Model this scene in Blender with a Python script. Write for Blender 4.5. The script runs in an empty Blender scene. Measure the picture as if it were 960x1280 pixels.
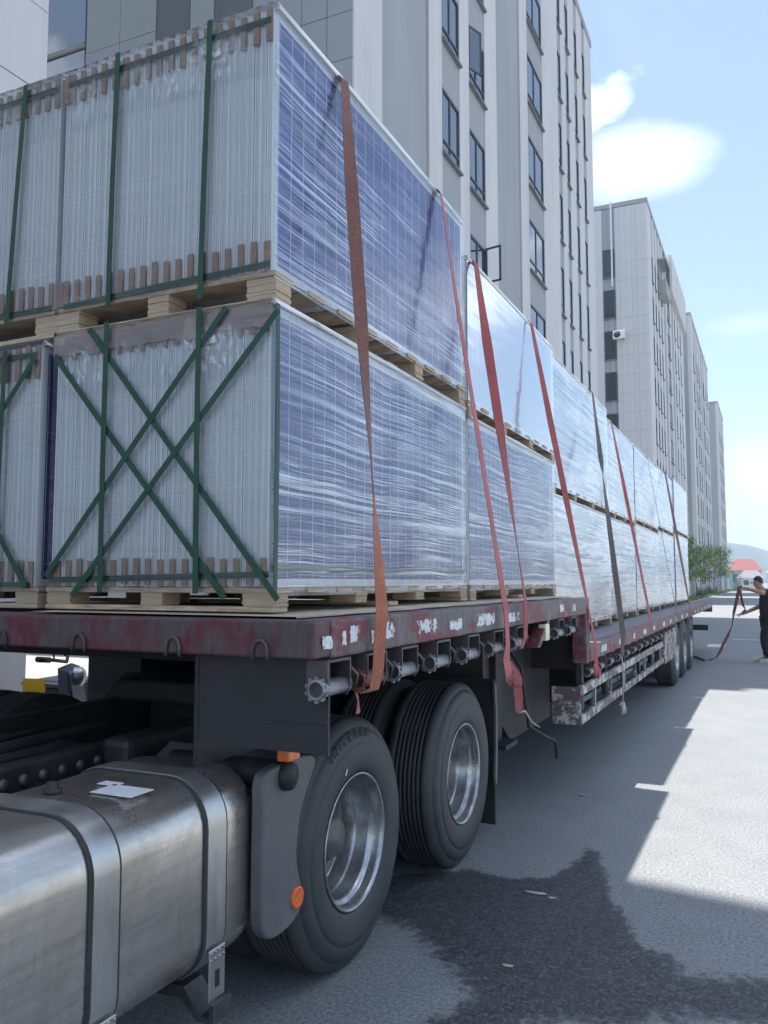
import bpy, bmesh, math, random
from mathutils import Vector, Matrix, noise as mnoise
R = math.radians
PI = math.pi
S = bpy.context.scene
COL = S.collection
rnd = random.Random(7)

# ------------------------------------------------------------------ camera
cam_d = bpy.data.cameras.new('camera')
cam = bpy.data.objects.new('camera', cam_d)
COL.objects.link(cam)
S.camera = cam
cam_d.sensor_fit = 'VERTICAL'
cam_d.sensor_height = 36
cam_d.lens = 29.39
cam_d.clip_start = 0.05
cam_d.clip_end = 6000
cam.location = (0, 0, 1.56)
cam.rotation_euler = (R(90 + 4.759), 0, R(24.731))

# ------------------------------------------------------------------ world, sun, exposure
SUN_TO = Vector((-0.24, 0.036, 1.0)).normalized()
W = bpy.data.worlds.new('World')
S.world = W
W.use_nodes = True
wn, wl = W.node_tree.nodes, W.node_tree.links
wn.clear()
wo = wn.new('ShaderNodeOutputWorld')
bg = wn.new('ShaderNodeBackground')
bg.inputs['Strength'].default_value = 0.051
sky = wn.new('ShaderNodeTexSky')
sky.sky_type = 'NISHITA'
sky.sun_disc = False
sky.sun_elevation = math.asin(SUN_TO.z)
sky.sun_rotation = math.atan2(SUN_TO.x, SUN_TO.y)
sky.air_density = 1.0
sky.dust_density = 0.8
sky.ozone_density = 1.3
tcw = wn.new('ShaderNodeTexCoord')


def wnode(t, **kw):
    n = wn.new(t)
    for k, v in kw.items():
        setattr(n, k, v)
    return n


def wmath(op, a, b=None, clamp=False):
    n = wnode('ShaderNodeMath', operation=op)
    n.use_clamp = clamp
    for i, v in enumerate((a, b)):
        if v is None:
            continue
        if isinstance(v, (int, float)):
            n.inputs[i].default_value = v
        else:
            wl.new(v, n.inputs[i])
    return n.outputs[0]


# clouds: a few placed, and bright cumulus added round the unseen sky as fill light
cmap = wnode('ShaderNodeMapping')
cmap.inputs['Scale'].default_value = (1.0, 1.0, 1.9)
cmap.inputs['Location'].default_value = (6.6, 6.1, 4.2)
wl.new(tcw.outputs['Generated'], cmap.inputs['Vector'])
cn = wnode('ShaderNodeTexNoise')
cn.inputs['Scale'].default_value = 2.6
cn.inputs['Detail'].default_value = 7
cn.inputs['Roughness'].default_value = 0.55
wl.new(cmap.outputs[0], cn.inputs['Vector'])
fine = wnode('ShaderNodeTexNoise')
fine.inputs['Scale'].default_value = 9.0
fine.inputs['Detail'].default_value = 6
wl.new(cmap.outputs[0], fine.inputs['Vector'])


def cloud_blob(d, up_scale, size, soft, amount):
    """a cloud as a flattened patch of sky round a direction, its edge broken by noise"""
    d = Vector(d).normalized()
    right = d.cross(Vector((0, 0, 1))).normalized()
    upv = right.cross(d)

    def dot(v):
        n = wnode('ShaderNodeVectorMath', operation='DOT_PRODUCT')
        wl.new(tcw.outputs['Generated'], n.inputs[0])
        n.inputs[1].default_value = v
        return n.outputs['Value']
    a = wmath('POWER', wmath('ABSOLUTE', dot(right)), 2)
    b = wmath('POWER', wmath('ABSOLUTE', wmath('MULTIPLY', dot(upv), up_scale)), 2)
    r = wmath('SQRT', wmath('ADD', a, b))
    r = wmath('ADD', r, wmath('MULTIPLY', wmath('SUBTRACT', fine.outputs['Fac'], 0.5), size * 1.0))
    m = wmath('DIVIDE', wmath('SUBTRACT', size, r), soft, clamp=True)
    front = wmath('GREATER_THAN', dot(d), 0.0)
    return wmath('MULTIPLY', wmath('MULTIPLY', m, front), amount)


fill_clouds = wmath('DIVIDE', wmath('SUBTRACT', cn.outputs['Fac'], 0.54), 0.17, clamp=True)
fill_clouds = wmath('ADD', wmath('MULTIPLY', fill_clouds, 0.92), 0.03)   # cumulus added mostly out of view as fill light, trace of veil
mask = fill_clouds
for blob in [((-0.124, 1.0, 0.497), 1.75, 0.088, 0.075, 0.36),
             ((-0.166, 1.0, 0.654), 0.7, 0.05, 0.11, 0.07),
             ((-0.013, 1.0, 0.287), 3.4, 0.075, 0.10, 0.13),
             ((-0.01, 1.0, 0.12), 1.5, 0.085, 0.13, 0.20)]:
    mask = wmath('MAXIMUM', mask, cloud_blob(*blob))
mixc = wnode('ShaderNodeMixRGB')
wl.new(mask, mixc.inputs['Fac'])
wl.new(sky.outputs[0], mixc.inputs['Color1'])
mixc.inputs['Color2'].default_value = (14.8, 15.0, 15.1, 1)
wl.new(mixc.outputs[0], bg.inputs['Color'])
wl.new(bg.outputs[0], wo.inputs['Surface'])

sun_d = bpy.data.lights.new('sun', 'SUN')
sun_d.energy = 2.0
sun_d.angle = R(0.53)
sun_d.color = (1.0, 0.96, 0.9)
sun = bpy.data.objects.new('sun', sun_d)
COL.objects.link(sun)
sun.rotation_euler = SUN_TO.to_track_quat('Z', 'Y').to_euler()

S.view_settings.view_transform = 'Standard'
S.view_settings.look = 'None'
S.view_settings.gamma = 1
S.view_settings.exposure = 2.3
S.render.engine = 'CYCLES'
S.cycles.max_bounces = 10
S.cycles.transparent_max_bounces = 24
S.cycles.use_denoising = True

# ------------------------------------------------------------------ helpers: objects


def link(name, me, parent=None, mat=None):
    o = bpy.data.objects.new(name, me)
    COL.objects.link(o)
    if parent is not None:
        o.parent = parent
    if mat is not None and me is not None and not me.materials:
        for m in (mat if isinstance(mat, (list, tuple)) else [mat]):
            me.materials.append(m)
    return o


def thing(name, label, cat, loc=(0, 0, 0), rz=0.0, group=None):
    o = bpy.data.objects.new(name, None)
    COL.objects.link(o)
    o.empty_display_size = 0.2
    o.location = loc
    o.rotation_euler = (0, 0, rz)
    o['label'] = label
    o['category'] = cat
    if group:
        o['group'] = group
    return o


def tag(o, label, cat, group=None):
    o['label'] = label
    o['category'] = cat
    if group:
        o['group'] = group
    return o


def structure(o):
    o['kind'] = 'structure'
    return o


class MB:
    """collects shapes, then links them as one mesh object"""

    def __init__(self):
        self.bm = bmesh.new()

    def box(self, x0, x1, y0, y1, z0, z1, bev=0.0, mi=0, M=None):
        x0, x1 = sorted((x0, x1)); y0, y1 = sorted((y0, y1)); z0, z1 = sorted((z0, z1))
        vs = [self.bm.verts.new((x, y, z)) for x in (x0, x1) for y in (y0, y1) for z in (z0, z1)]
        fs = []
        for q in ((0, 1, 3, 2), (4, 6, 7, 5), (0, 4, 5, 1), (2, 3, 7, 6), (0, 2, 6, 4), (1, 5, 7, 3)):
            f = self.bm.faces.new([vs[i] for i in q])
            f.material_index = mi
            fs.append(f)
        if bev:
            es = list({e for f in fs for e in f.edges})
            r = bmesh.ops.bevel(self.bm, geom=es, offset=bev, segments=2, affect='EDGES', profile=0.5)
            for f in r['faces']:
                f.material_index = mi
            vs = list({v for f in r['faces'] for v in f.verts} | {v for v in vs if v.is_valid})
        if M is not None:
            for v in vs:
                v.co = M @ v.co
        return self

    def ring(self, pts):
        return [self.bm.verts.new(p) for p in pts]

    def bridge(self, a, b, closed=True, mi=0, smooth=True):
        n = len(a)
        for i in range(n if closed else n - 1):
            j = (i + 1) % n
            f = self.bm.faces.new((a[i], a[j], b[j], b[i]))
            f.material_index = mi
            f.smooth = smooth

    def cap(self, ring, mi=0):
        f = self.bm.faces.new(ring)
        f.material_index = mi

    def tube(self, pts, r, n=10, mi=0, caps=True):
        pts = [Vector(p) for p in pts]
        rs = r if isinstance(r, (list, tuple)) else [r] * len(pts)
        prev = None
        u = None
        rings = []
        for i, p in enumerate(pts):
            t = (pts[min(i + 1, len(pts) - 1)] - pts[max(i - 1, 0)]).normalized()
            if u is None:
                u = t.orthogonal().normalized()
            else:
                u = (u - t * u.dot(t)).normalized()
            w = t.cross(u)
            rings.append(self.ring([p + (u * math.cos(2 * PI * k / n) + w * math.sin(2 * PI * k / n)) * rs[i] for k in range(n)]))
        for a, b in zip(rings, rings[1:]):
            self.bridge(a, b, mi=mi)
        if caps:
            self.cap(rings[0][::-1], mi)
            self.cap(rings[-1], mi)
        return self

    def lathe(self, prof, n=48, axis='x', c=(0, 0, 0), mi=0, capend=False):
        """prof: (along axis, radius)"""
        rings = []
        for a, r in prof:
            pts = []
            for k in range(n):
                t = 2 * PI * k / n
                q = (a, r * math.cos(t), r * math.sin(t))
                if axis == 'y':
                    q = (q[1], q[0], q[2])
                if axis == 'z':
                    q = (q[1], q[2], q[0])
                pts.append((q[0] + c[0], q[1] + c[1], q[2] + c[2]))
            rings.append(self.ring(pts))
        for a, b in zip(rings, rings[1:]):
            self.bridge(a, b, mi=mi)
        if capend:
            self.cap(rings[-1], mi)
            self.cap(rings[0][::-1], mi)
        return self

    def prism(self, pts2, lo, hi, axis='x', mi=0, smooth=False):
        def P(a, b, h):
            return {'x': (h, a, b), 'y': (a, h, b), 'z': (a, b, h)}[axis]
        A = self.ring([P(a, b, lo) for a, b in pts2])
        B = self.ring([P(a, b, hi) for a, b in pts2])
        self.bridge(A, B, mi=mi, smooth=smooth)
        self.cap(A[::-1], mi)
        self.cap(B, mi)
        return self

    def sheet(self, pts, mi=0):
        self.cap(self.ring(pts), mi)
        return self

    def mesh(self, name):
        bmesh.ops.recalc_face_normals(self.bm, faces=self.bm.faces)
        me = bpy.data.meshes.new(name)
        self.bm.to_mesh(me)
        self.bm.free()
        return me

    def build(self, name, mat, parent=None):
        return link(name, self.mesh(name), parent, mat)


def smooth_auto(o, ang=35):
    me = o.data
    for p in me.polygons:
        p.use_smooth = True
    try:
        me.set_sharp_from_angle(angle=R(ang))
    except Exception:
        pass
    return o


# ------------------------------------------------------------------ helpers: materials
class NT:
    def __init__(self, name):
        self.m = bpy.data.materials.new(name)
        self.m.use_nodes = True
        self.n = self.m.node_tree.nodes
        self.l = self.m.node_tree.links
        self.n.clear()
        self.out = self.n.new('ShaderNodeOutputMaterial')
        self.tc = self.n.new('ShaderNodeTexCoord')

    def node(self, t, ins=None, **kw):
        n = self.n.new(t)
        for k, v in kw.items():
            setattr(n, k, v)
        for k, v in (ins or {}).items():
            self.put(n.inputs[k], v)
        return n

    def put(self, sock, v):
        if isinstance(v, bpy.types.NodeSocket):
            self.l.new(v, sock)
        elif isinstance(v, tuple) and len(v) == 3 and sock.type == 'RGBA':
            sock.default_value = (*v, 1)
        else:
            sock.default_value = v

    def math(self, op, a, b=None, c=None, clamp=False):
        n = self.node('ShaderNodeMath', operation=op, use_clamp=clamp)
        for i, v in enumerate((a, b, c)):
            if v is not None:
                self.put(n.inputs[i], v)
        return n.outputs[0]

    def mapping(self, scale=(1, 1, 1), rot=(0, 0, 0), loc=(0, 0, 0), src='Object', vec=None):
        n = self.node('ShaderNodeMapping', {'Scale': scale, 'Rotation': rot, 'Location': loc})
        self.l.new(vec if vec is not None else self.tc.outputs[src], n.inputs['Vector'])
        return n.outputs[0]

    def noise(self, scale=5, detail=4, rough=0.5, vec=None, dist=0.0):
        n = self.node('ShaderNodeTexNoise', {'Scale': scale, 'Detail': detail, 'Roughness': rough, 'Distortion': dist})
        self.l.new(vec if vec is not None else self.tc.outputs['Object'], n.inputs['Vector'])
        return n.outputs['Fac']

    def ramp(self, fac, lo, hi, a=0.0, b=1.0):
        n = self.node('ShaderNodeMapRange', {'Value': fac, 'From Min': lo, 'From Max': hi, 'To Min': a, 'To Max': b})
        return n.outputs[0]

    def mix(self, fac, a, b):
        n = self.node('ShaderNodeMixRGB')
        self.put(n.inputs['Fac'], fac)
        self.put(n.inputs['Color1'], a)
        self.put(n.inputs['Color2'], b)
        return n.outputs[0]

    def bump(self, h, strength=0.3, dist=0.01, nrm=None):
        n = self.node('ShaderNodeBump', {'Height': h, 'Strength': strength, 'Distance': dist})
        if nrm is not None:
            self.l.new(nrm, n.inputs['Normal'])
        return n.outputs[0]

    def principled(self, **kw):
        p = self.n.new('ShaderNodeBsdfPrincipled')
        for k, v in kw.items():
            self.put(p.inputs[k.replace('_', ' ')], v)
        return p

    def done(self, sh):
        self.l.new(sh.outputs[0] if hasattr(sh, 'outputs') else sh, self.out.inputs['Surface'])
        return self.m

    def rand(self):
        return self.node('ShaderNodeObjectInfo').outputs['Random']


def simple(name, col, rough=0.6, metal=0.0, var=0.25, scale=8.0, bump=0.15, spec=0.5, dirt=None, src='Object', stretch=(1, 1, 1)):
    t = NT(name)
    v = t.mapping(stretch, src=src)
    a = t.noise(scale, 6, 0.6, v)
    b = t.noise(scale * 6, 4, 0.6, v)
    f = t.math('ADD', t.math('MULTIPLY', a, 0.7), t.math('MULTIPLY', b, 0.3))
    lo = tuple(c * (1 - var) for c in col)
    hi = tuple(min(1, c * (1 + var)) for c in col)
    c = t.mix(t.ramp(f, 0.35, 0.65), lo, hi)
    if dirt:
        c = t.mix(t.ramp(t.noise(scale * 0.6, 8, 0.7, v), 0.5, 0.68), c, dirt)
    p = t.principled(Base_Color=c, Roughness=t.ramp(f, 0.3, 0.7, max(0.02, rough - 0.1), min(1, rough + 0.1)), Metallic=metal,
                     Specular_IOR_Level=spec, Normal=t.bump(b, bump, 0.004))
    return t.done(p)


M = {}


def make_materials():
    # asphalt: fine aggregate with pale and dark stones, patched
    t = NT('asphalt')
    v = t.tc.outputs['Object']
    big = t.noise(0.35, 5, 0.6)
    mid = t.noise(3, 5, 0.6)
    gr = t.noise(62, 5, 0.85)
    vo = t.node('ShaderNodeTexVoronoi', {'Scale': 120.0, 'Vector': v})
    stone = t.ramp(vo.outputs['Color'], 0.82, 0.98)
    base = t.mix(t.ramp(big, 0.3, 0.7), (0.20, 0.212, 0.216), (0.245, 0.254, 0.256))
    base = t.mix(t.ramp(mid, 0.35, 0.7, 0, 0.5), base, (0.165, 0.176, 0.18))
    base = t.mix(t.ramp(gr, 0.52, 0.66, 0, 0.95), base, (0.38, 0.38, 0.385))
    base = t.mix(t.ramp(gr, 0.49, 0.36, 0, 0.8), base, (0.06, 0.063, 0.066))
    base = t.mix(t.math('MULTIPLY', stone, 0.25), base, (0.3, 0.3, 0.3))
    M['asphalt'] = t.done(t.principled(Base_Color=base, Roughness=0.85, Specular_IOR_Level=0.35, Normal=t.bump(gr, 0.5, 0.004)))

    # oil and water soaked asphalt: same stones, darker, with a frayed speckled rim
    t = NT('soaked_asphalt')
    at = t.node('ShaderNodeAttribute', attribute_name='edge')
    gr = t.noise(62, 5, 0.85)
    md = t.noise(22, 6, 0.7)
    lg = t.noise(3.0, 5, 0.6)
    base = t.mix(t.ramp(gr, 0.49, 0.64, 0, 0.9), (0.026, 0.028, 0.03), (0.26, 0.262, 0.268))
    base = t.mix(t.ramp(md, 0.45, 0.7, 0, 0.5), base, (0.085, 0.087, 0.09))
    p = t.principled(Base_Color=base, Roughness=t.ramp(md, 0.3, 0.7, 0.45, 0.75), Specular_IOR_Level=0.45, Normal=t.bump(gr, 0.5, 0.004))
    thr = t.math('ADD', t.math('MULTIPLY', at.outputs['Fac'], 1.35), t.math('MULTIPLY', t.math('SUBTRACT', md, 0.5), 1.1))
    thr = t.math('ADD', thr, t.math('MULTIPLY', t.math('SUBTRACT', lg, 0.5), 0.9))
    thr = t.math('ADD', thr, t.math('MULTIPLY', t.math('SUBTRACT', gr, 0.5), 0.9))
    a = t.math('MULTIPLY', t.ramp(thr, 0.28, 0.46), t.ramp(t.math('ADD', t.math('MULTIPLY', md, 0.6), t.math('MULTIPLY', gr, 0.4)), 0.40, 0.60, 1.0, 0.62))
    mx = t.node('ShaderNodeMixShader', {0: t.math('MULTIPLY', t.math('MINIMUM', a, 1.0), 0.93)})
    tr = t.node('ShaderNodeBsdfTransparent')
    t.l.new(tr.outputs[0], mx.inputs[1]); t.l.new(p.outputs[0], mx.inputs[2])
    M['soaked'] = t.done(mx)

    M['concrete'] = simple('paving_concrete', (0.36, 0.35, 0.33), 0.85, var=0.2, scale=1.5, bump=0.2)
    M['kerb'] = simple('kerb_concrete', (0.38, 0.38, 0.37), 0.85, var=0.2, scale=3)
    M['splash'] = simple('dried_cement_splash', (0.36, 0.37, 0.37), 0.85, var=0.3, scale=30)
    M['paint'] = simple('road_paint', (0.6, 0.6, 0.58), 0.7, var=0.25, scale=6, dirt=(0.2, 0.2, 0.2))
    M['ground'] = simple('bare_ground', (0.24, 0.235, 0.22), 0.9, var=0.25, scale=0.2)
    M['soil'] = simple('verge_soil', (0.07, 0.10, 0.035), 0.95, var=0.5, scale=4)
    M['leaf'] = simple('leaf_green', (0.20, 0.27, 0.07), 0.6, var=0.5, scale=1.2)
    M['leaf2'] = simple('leaf_dark', (0.13, 0.19, 0.06), 0.65, var=0.5, scale=1.2)
    M['bush'] = simple('bush_red_leaf', (0.07, 0.05, 0.045), 0.7, var=0.5, scale=1.2)
    M['bark'] = simple('bark', (0.14, 0.11, 0.08), 0.9, var=0.4, scale=9, stretch=(1, 1, 0.2))
    M['hill'] = simple('hill_forest', (0.05, 0.075, 0.045), 0.95, var=0.5, scale=0.03)
    # facade paint
    def wallpaint(name, col, streak):
        t = NT(name)
        a = t.noise(0.7, 5, 0.6, t.mapping((1, 1, 0.3)))
        st = t.noise(2.2, 6, 0.65, t.mapping((2.0, 2.0, 0.06)))
        fn = t.noise(30, 4, 0.6)
        c = t.mix(t.ramp(a, 0.35, 0.65), tuple(x * 0.95 for x in col), tuple(x * 1.05 for x in col))
        c = t.mix(t.ramp(st, 0.52, 0.72, 0, streak), c, tuple(x * 0.6 for x in col))
        return t.done(t.principled(Base_Color=c, Roughness=0.8, Normal=t.bump(fn, 0.08, 0.004)))
    M['wall'] = wallpaint('wall_pale_paint', (0.56, 0.55, 0.545), 0.35)
    M['wall2'] = simple('wall_panel_grey', (0.38, 0.42, 0.44), 0.75, var=0.05, scale=0.6, bump=0.03)
    M['wallgrey'] = wallpaint('wall_mid_grey_paint', (0.32, 0.335, 0.345), 0.3)
    M['walldark'] = simple('wall_dark_band', (0.15, 0.175, 0.19), 0.7, var=0.08, scale=0.8)
    M['joint'] = simple('joint_dark', (0.06, 0.065, 0.07), 0.9)
    M['winframe'] = simple('window_frame', (0.045, 0.055, 0.06), 0.45, var=0.1)
    M['white'] = simple('white_enamel', (0.75, 0.76, 0.76), 0.5, var=0.06)
    M['silldark'] = simple('window_sill_grey', (0.16, 0.175, 0.185), 0.7)
    M['darkglass'] = simple('dark_window_glass', (0.03, 0.04, 0.042), 0.12, var=0.1)
    M['glass'] = NT('window_glass')
    t = M['glass']
    n = t.noise(0.9, 2, 0.5)
    M['glass'] = t.done(t.principled(Base_Color=(0.03, 0.045, 0.055), Roughness=0.03, Specular_IOR_Level=1.0, IOR=1.9, Normal=t.bump(n, 0.12, 0.05)))
    M['redroof'] = simple('red_roof_sheet', (0.20, 0.04, 0.035), 0.7, var=0.25, scale=1.2)
    M['shedroof'] = simple('pale_roof_sheet', (0.16, 0.16, 0.165), 0.6, var=0.2, scale=1)
    M['teal'] = simple('teal_wall', (0.25, 0.45, 0.42), 0.7)

    # metals and paint of the truck
    t = NT('worn_red_paint')
    v = t.tc.outputs['Object']
    a = t.noise(2.6, 8, 0.7)
    b = t.noise(30, 6, 0.7, t.mapping((1, 1, 0.35)))
    c = t.mix(t.ramp(b, 0.35, 0.65), (0.085, 0.010, 0.022), (0.15, 0.018, 0.034))
    grime = t.mix(t.ramp(b, 0.35, 0.7), (0.055, 0.045, 0.045), (0.11, 0.085, 0.08))
    msk = t.math('ADD', t.math('MULTIPLY', a, 0.75), t.math('MULTIPLY', b, 0.25))
    c = t.mix(t.ramp(msk, 0.43, 0.54), c, grime)
    sp = t.noise(70, 3, 0.6)
    c = t.mix(t.ramp(sp, 0.68, 0.74, 0, 0.7), c, (0.28, 0.25, 0.24))
    M['red'] = t.done(t.principled(Base_Color=c, Roughness=t.ramp(b, 0.3, 0.7, 0.4, 0.7), Normal=t.bump(b, 0.25, 0.004)))

    t = NT('peeling_rail_paint')
    a = t.noise(3.5, 8, 0.72, t.mapping((1, 0.8, 1.5)))
    b = t.noise(26, 6, 0.7, t.mapping((1, 1, 0.3)))
    grime = t.mix(t.ramp(b, 0.35, 0.68), (0.085, 0.070, 0.070), (0.19, 0.16, 0.16))
    redc = t.mix(t.ramp(b, 0.35, 0.65), (0.13, 0.018, 0.03), (0.19, 0.04, 0.05))
    c = t.mix(t.ramp(a, 0.47, 0.56), grime, redc)
    c = t.mix(t.math('MULTIPLY', t.ramp(a, 0.60, 0.64), t.ramp(b, 0.5, 0.6)), c, (0.45, 0.43, 0.42))
    M['rail'] = t.done(t.principled(Base_Color=c, Roughness=0.6, Normal=t.bump(b, 0.3, 0.004)))

    t = NT('scuffed_guard_paint')
    a = t.noise(9, 8, 0.75)
    b = t.noise(30, 6, 0.7)
    c = t.mix(t.ramp(b, 0.35, 0.68), (0.08, 0.06, 0.06), (0.17, 0.13, 0.13))
    c = t.mix(t.ramp(a, 0.50, 0.56), c, (0.50, 0.48, 0.46))
    M['guard'] = t.done(t.principled(Base_Color=c, Roughness=0.65, Normal=t.bump(a, 0.25, 0.006)))

    # torn retro-reflective tape: white flakes that stop short of their outline
    t = NT('torn_white_tape')
    a = t.noise(16, 8, 0.7, t.mapping((1, 1, 1), loc=(3.1, 0, 0)))
    at = t.node('ShaderNodeAttribute', attribute_name='edge')
    b = t.noise(60, 4, 0.7)
    c = t.mix(t.ramp(b, 0.42, 0.6), (0.52, 0.53, 0.55), (0.74, 0.76, 0.78))
    p = t.principled(Base_Color=c, Roughness=0.5, Normal=t.bump(a, 0.4, 0.004))
    f = t.math('ADD', a, t.math('MULTIPLY', t.math('SUBTRACT', b, 0.5), 0.35))
    f = t.math('ADD', f, t.math('MULTIPLY', t.math('SUBTRACT', at.outputs['Fac'], 0.5), 0.34))
    mx = t.node('ShaderNodeMixShader', {0: t.ramp(f, 0.585, 0.60)})
    tr = t.node('ShaderNodeBsdfTransparent')
    t.l.new(tr.outputs[0], mx.inputs[1]); t.l.new(p.outputs[0], mx.inputs[2])
    M['tape'] = t.done(mx)

    M['steel'] = simple('dark_steel', (0.09, 0.09, 0.095), 0.5, 0.6, var=0.5, scale=10, dirt=(0.12, 0.09, 0.075))
    M['chassis'] = simple('black_chassis', (0.022, 0.023, 0.025), 0.6, 0.1, var=0.5, scale=6, dirt=(0.05, 0.045, 0.04))
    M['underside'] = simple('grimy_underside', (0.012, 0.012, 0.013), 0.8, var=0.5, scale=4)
    M['rubbersheet'] = simple('rubber_sheet', (0.022, 0.023, 0.026), 0.55, var=0.35, scale=5)
    M['greyplastic'] = simple('grey_plastic', (0.11, 0.112, 0.115), 0.55, var=0.18, scale=4, bump=0.05)
    M['drum'] = simple('winch_drum_steel', (0.30, 0.30, 0.32), 0.42, 0.75, var=0.35, scale=12)
    M['drumred'] = simple('winch_drum_red', (0.22, 0.07, 0.07), 0.5, 0.3, var=0.35, scale=12)
    M['amber'] = simple('amber_reflector', (0.75, 0.16, 0.03), 0.25, var=0.15, scale=40)
    M['deckfloor'] = simple('deck_plate_steel', (0.17, 0.16, 0.165), 0.6, 0.3, var=0.3, scale=5, dirt=(0.24, 0.22, 0.21), stretch=(1, 0.4, 1))
    M['teal_pipe'] = simple('teal_paint', (0.10, 0.20, 0.20), 0.6, var=0.3)

    t = NT('tyre_rubber')
    a = t.noise(7, 6, 0.7)
    b = t.noise(60, 4, 0.6)
    c = t.mix(t.ramp(a, 0.35, 0.65), (0.032, 0.034, 0.037), (0.060, 0.062, 0.065))
    M['tyre'] = t.done(t.principled(Base_Color=c, Roughness=t.ramp(a, 0.3, 0.7, 0.48, 0.68), Specular_IOR_Level=0.5, Normal=t.bump(b, 0.1, 0.003)))
    M['tyre_letter'] = simple('tyre_lettering', (0.03, 0.031, 0.033), 0.65, var=0.1)

    t = NT('rim_steel')
    a = t.noise(9, 6, 0.7)
    c = t.mix(t.ramp(a, 0.4, 0.66), (0.42, 0.43, 0.44), (0.24, 0.235, 0.23))
    M['rim'] = t.done(t.principled(Base_Color=c, Metallic=0.85, Roughness=t.ramp(a, 0.35, 0.7, 0.22, 0.42), Normal=t.bump(t.noise(40, 5, 0.6), 0.12, 0.003)))
    M['disc'] = simple('wheel_disc_grey', (0.16, 0.155, 0.15), 0.55, 0.5, var=0.4, scale=12, dirt=(0.16, 0.10, 0.07))

    # brushed, smeared aluminium tank
    t = NT('tank_aluminium')
    a = t.noise(2.3, 7, 0.65, dist=0.8)
    br = t.noise(9, 6, 0.65, t.mapping((1, 0.3, 6)))
    fi = t.noise(110, 3, 0.6, t.mapping((1, 1, 0.05)))
    c = t.mix(t.ramp(a, 0.38, 0.66), (0.72, 0.68, 0.62), (0.44, 0.40, 0.35))
    c = t.mix(t.ramp(br, 0.45, 0.7, 0, 0.35), c, (0.24, 0.225, 0.205))
    drops = t.noise(26, 5, 0.7)
    c = t.mix(t.ramp(drops, 0.63, 0.72, 0, 0.6), c, (0.2, 0.19, 0.18))
    M['tank'] = t.done(t.principled(Base_Color=c, Metallic=0.92, Roughness=t.math('ADD', t.ramp(a, 0.3, 0.7, 0.22, 0.42), t.ramp(fi, 0.3, 0.7, -0.04, 0.04)),
                                    Normal=t.bump(t.math('ADD', fi, t.math('MULTIPLY', a, 2.0)), 0.06, 0.006)))
    M['tankstrap'] = simple('tank_strap_steel', (0.58, 0.565, 0.54), 0.36, 0.9, var=0.15, scale=6, stretch=(1, 1, 0.3), bump=0.05)
    M['strapedge'] = simple('strap_rubber_edge', (0.03, 0.032, 0.034), 0.6)
    M['paper'] = simple('white_sticker', (0.68, 0.7, 0.72), 0.5, var=0.04)
    M['cap'] = simple('fuel_cap_silver', (0.55, 0.56, 0.62), 0.35, 0.7, var=0.1)

    # pallets, kraft board, straps
    t = NT('pallet_wood')
    a = t.noise(4, 5, 0.6, t.mapping((2, 2, 22)))
    b = t.noise(14, 5, 0.6, t.mapping((1, 8, 8)))
    oi = t.rand()
    c = t.mix(t.ramp(a, 0.35, 0.65), (0.30, 0.21, 0.125), (0.62, 0.49, 0.34))
    c = t.mix(t.ramp(b, 0.55, 0.75, 0, 0.5), c, (0.24, 0.155, 0.09))
    c = t.mix(t.math('MULTIPLY', oi, 0.25), c, (0.5, 0.45, 0.38))
    M['wood'] = t.done(t.principled(Base_Color=c, Roughness=0.8, Normal=t.bump(b, 0.3, 0.004)))
    M['ply'] = simple('thin_plywood', (0.50, 0.42, 0.31), 0.8, var=0.25, scale=6)
    M['kraft'] = simple('kraft_board', (0.30, 0.20, 0.15), 0.8, var=0.2, scale=9)
    M['kraftcap'] = simple('kraft_cap_paper', (0.30, 0.235, 0.215), 0.75, var=0.15, scale=7)
    M['greenstrap'] = simple('green_pet_strap', (0.010, 0.062, 0.034), 0.4, var=0.2, scale=18, bump=0.1)

    def webbing(name, col, dark):
        t = NT(name)
        wv = t.node('ShaderNodeTexWave', {'Scale': 170.0, 'Distortion': 0.6, 'Detail': 1.0, 'Vector': t.tc.outputs['Object']}, bands_direction='Z')
        n = t.noise(5, 6, 0.65)
        n2 = t.noise(22, 5, 0.7)
        c = t.mix(t.ramp(t.math('ADD', t.math('MULTIPLY', n, 0.6), t.math('MULTIPLY', n2, 0.4)), 0.4, 0.62), col, dark)
        c = t.mix(t.math('MULTIPLY', wv.outputs['Fac'], 0.35), c, tuple(x * 0.55 for x in col))
        fz = t.noise(90, 4, 0.7)
        c = t.mix(t.ramp(fz, 0.54, 0.70, 0, 0.55), c, tuple(min(1, x * 1.7 + 0.06) for x in col))
        return t.done(t.principled(Base_Color=c, Roughness=0.85, Sheen_Weight=0.2, Normal=t.bump(wv.outputs['Fac'], 0.35, 0.003)))
    M['web_brown'] = webbing('webbing_brown', (0.24, 0.085, 0.062), (0.15, 0.065, 0.055))
    M['web_orange'] = webbing('webbing_orange', (0.46, 0.15, 0.075), (0.30, 0.10, 0.06))
    M['web_pink'] = webbing('webbing_pink', (0.52, 0.15, 0.15), (0.38, 0.10, 0.10))
    M['web_red'] = webbing('webbing_red', (0.42, 0.085, 0.080), (0.27, 0.06, 0.06))
    M['web_dark'] = webbing('webbing_dark', (0.13, 0.09, 0.08), (0.08, 0.065, 0.06))
    M['rope'] = simple('rope_end', (0.42, 0.38, 0.33), 0.9)

    # solar panels
    t = NT('aluminium_frame')
    n = t.noise(5, 4, 0.5, t.mapping((4, 4, 0.4)))
    c = t.mix(t.ramp(n, 0.35, 0.65), (0.70, 0.72, 0.75), (0.80, 0.82, 0.85))
    M['alu'] = t.done(t.principled(Base_Color=c, Metallic=0.1, Roughness=0.42))
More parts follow.
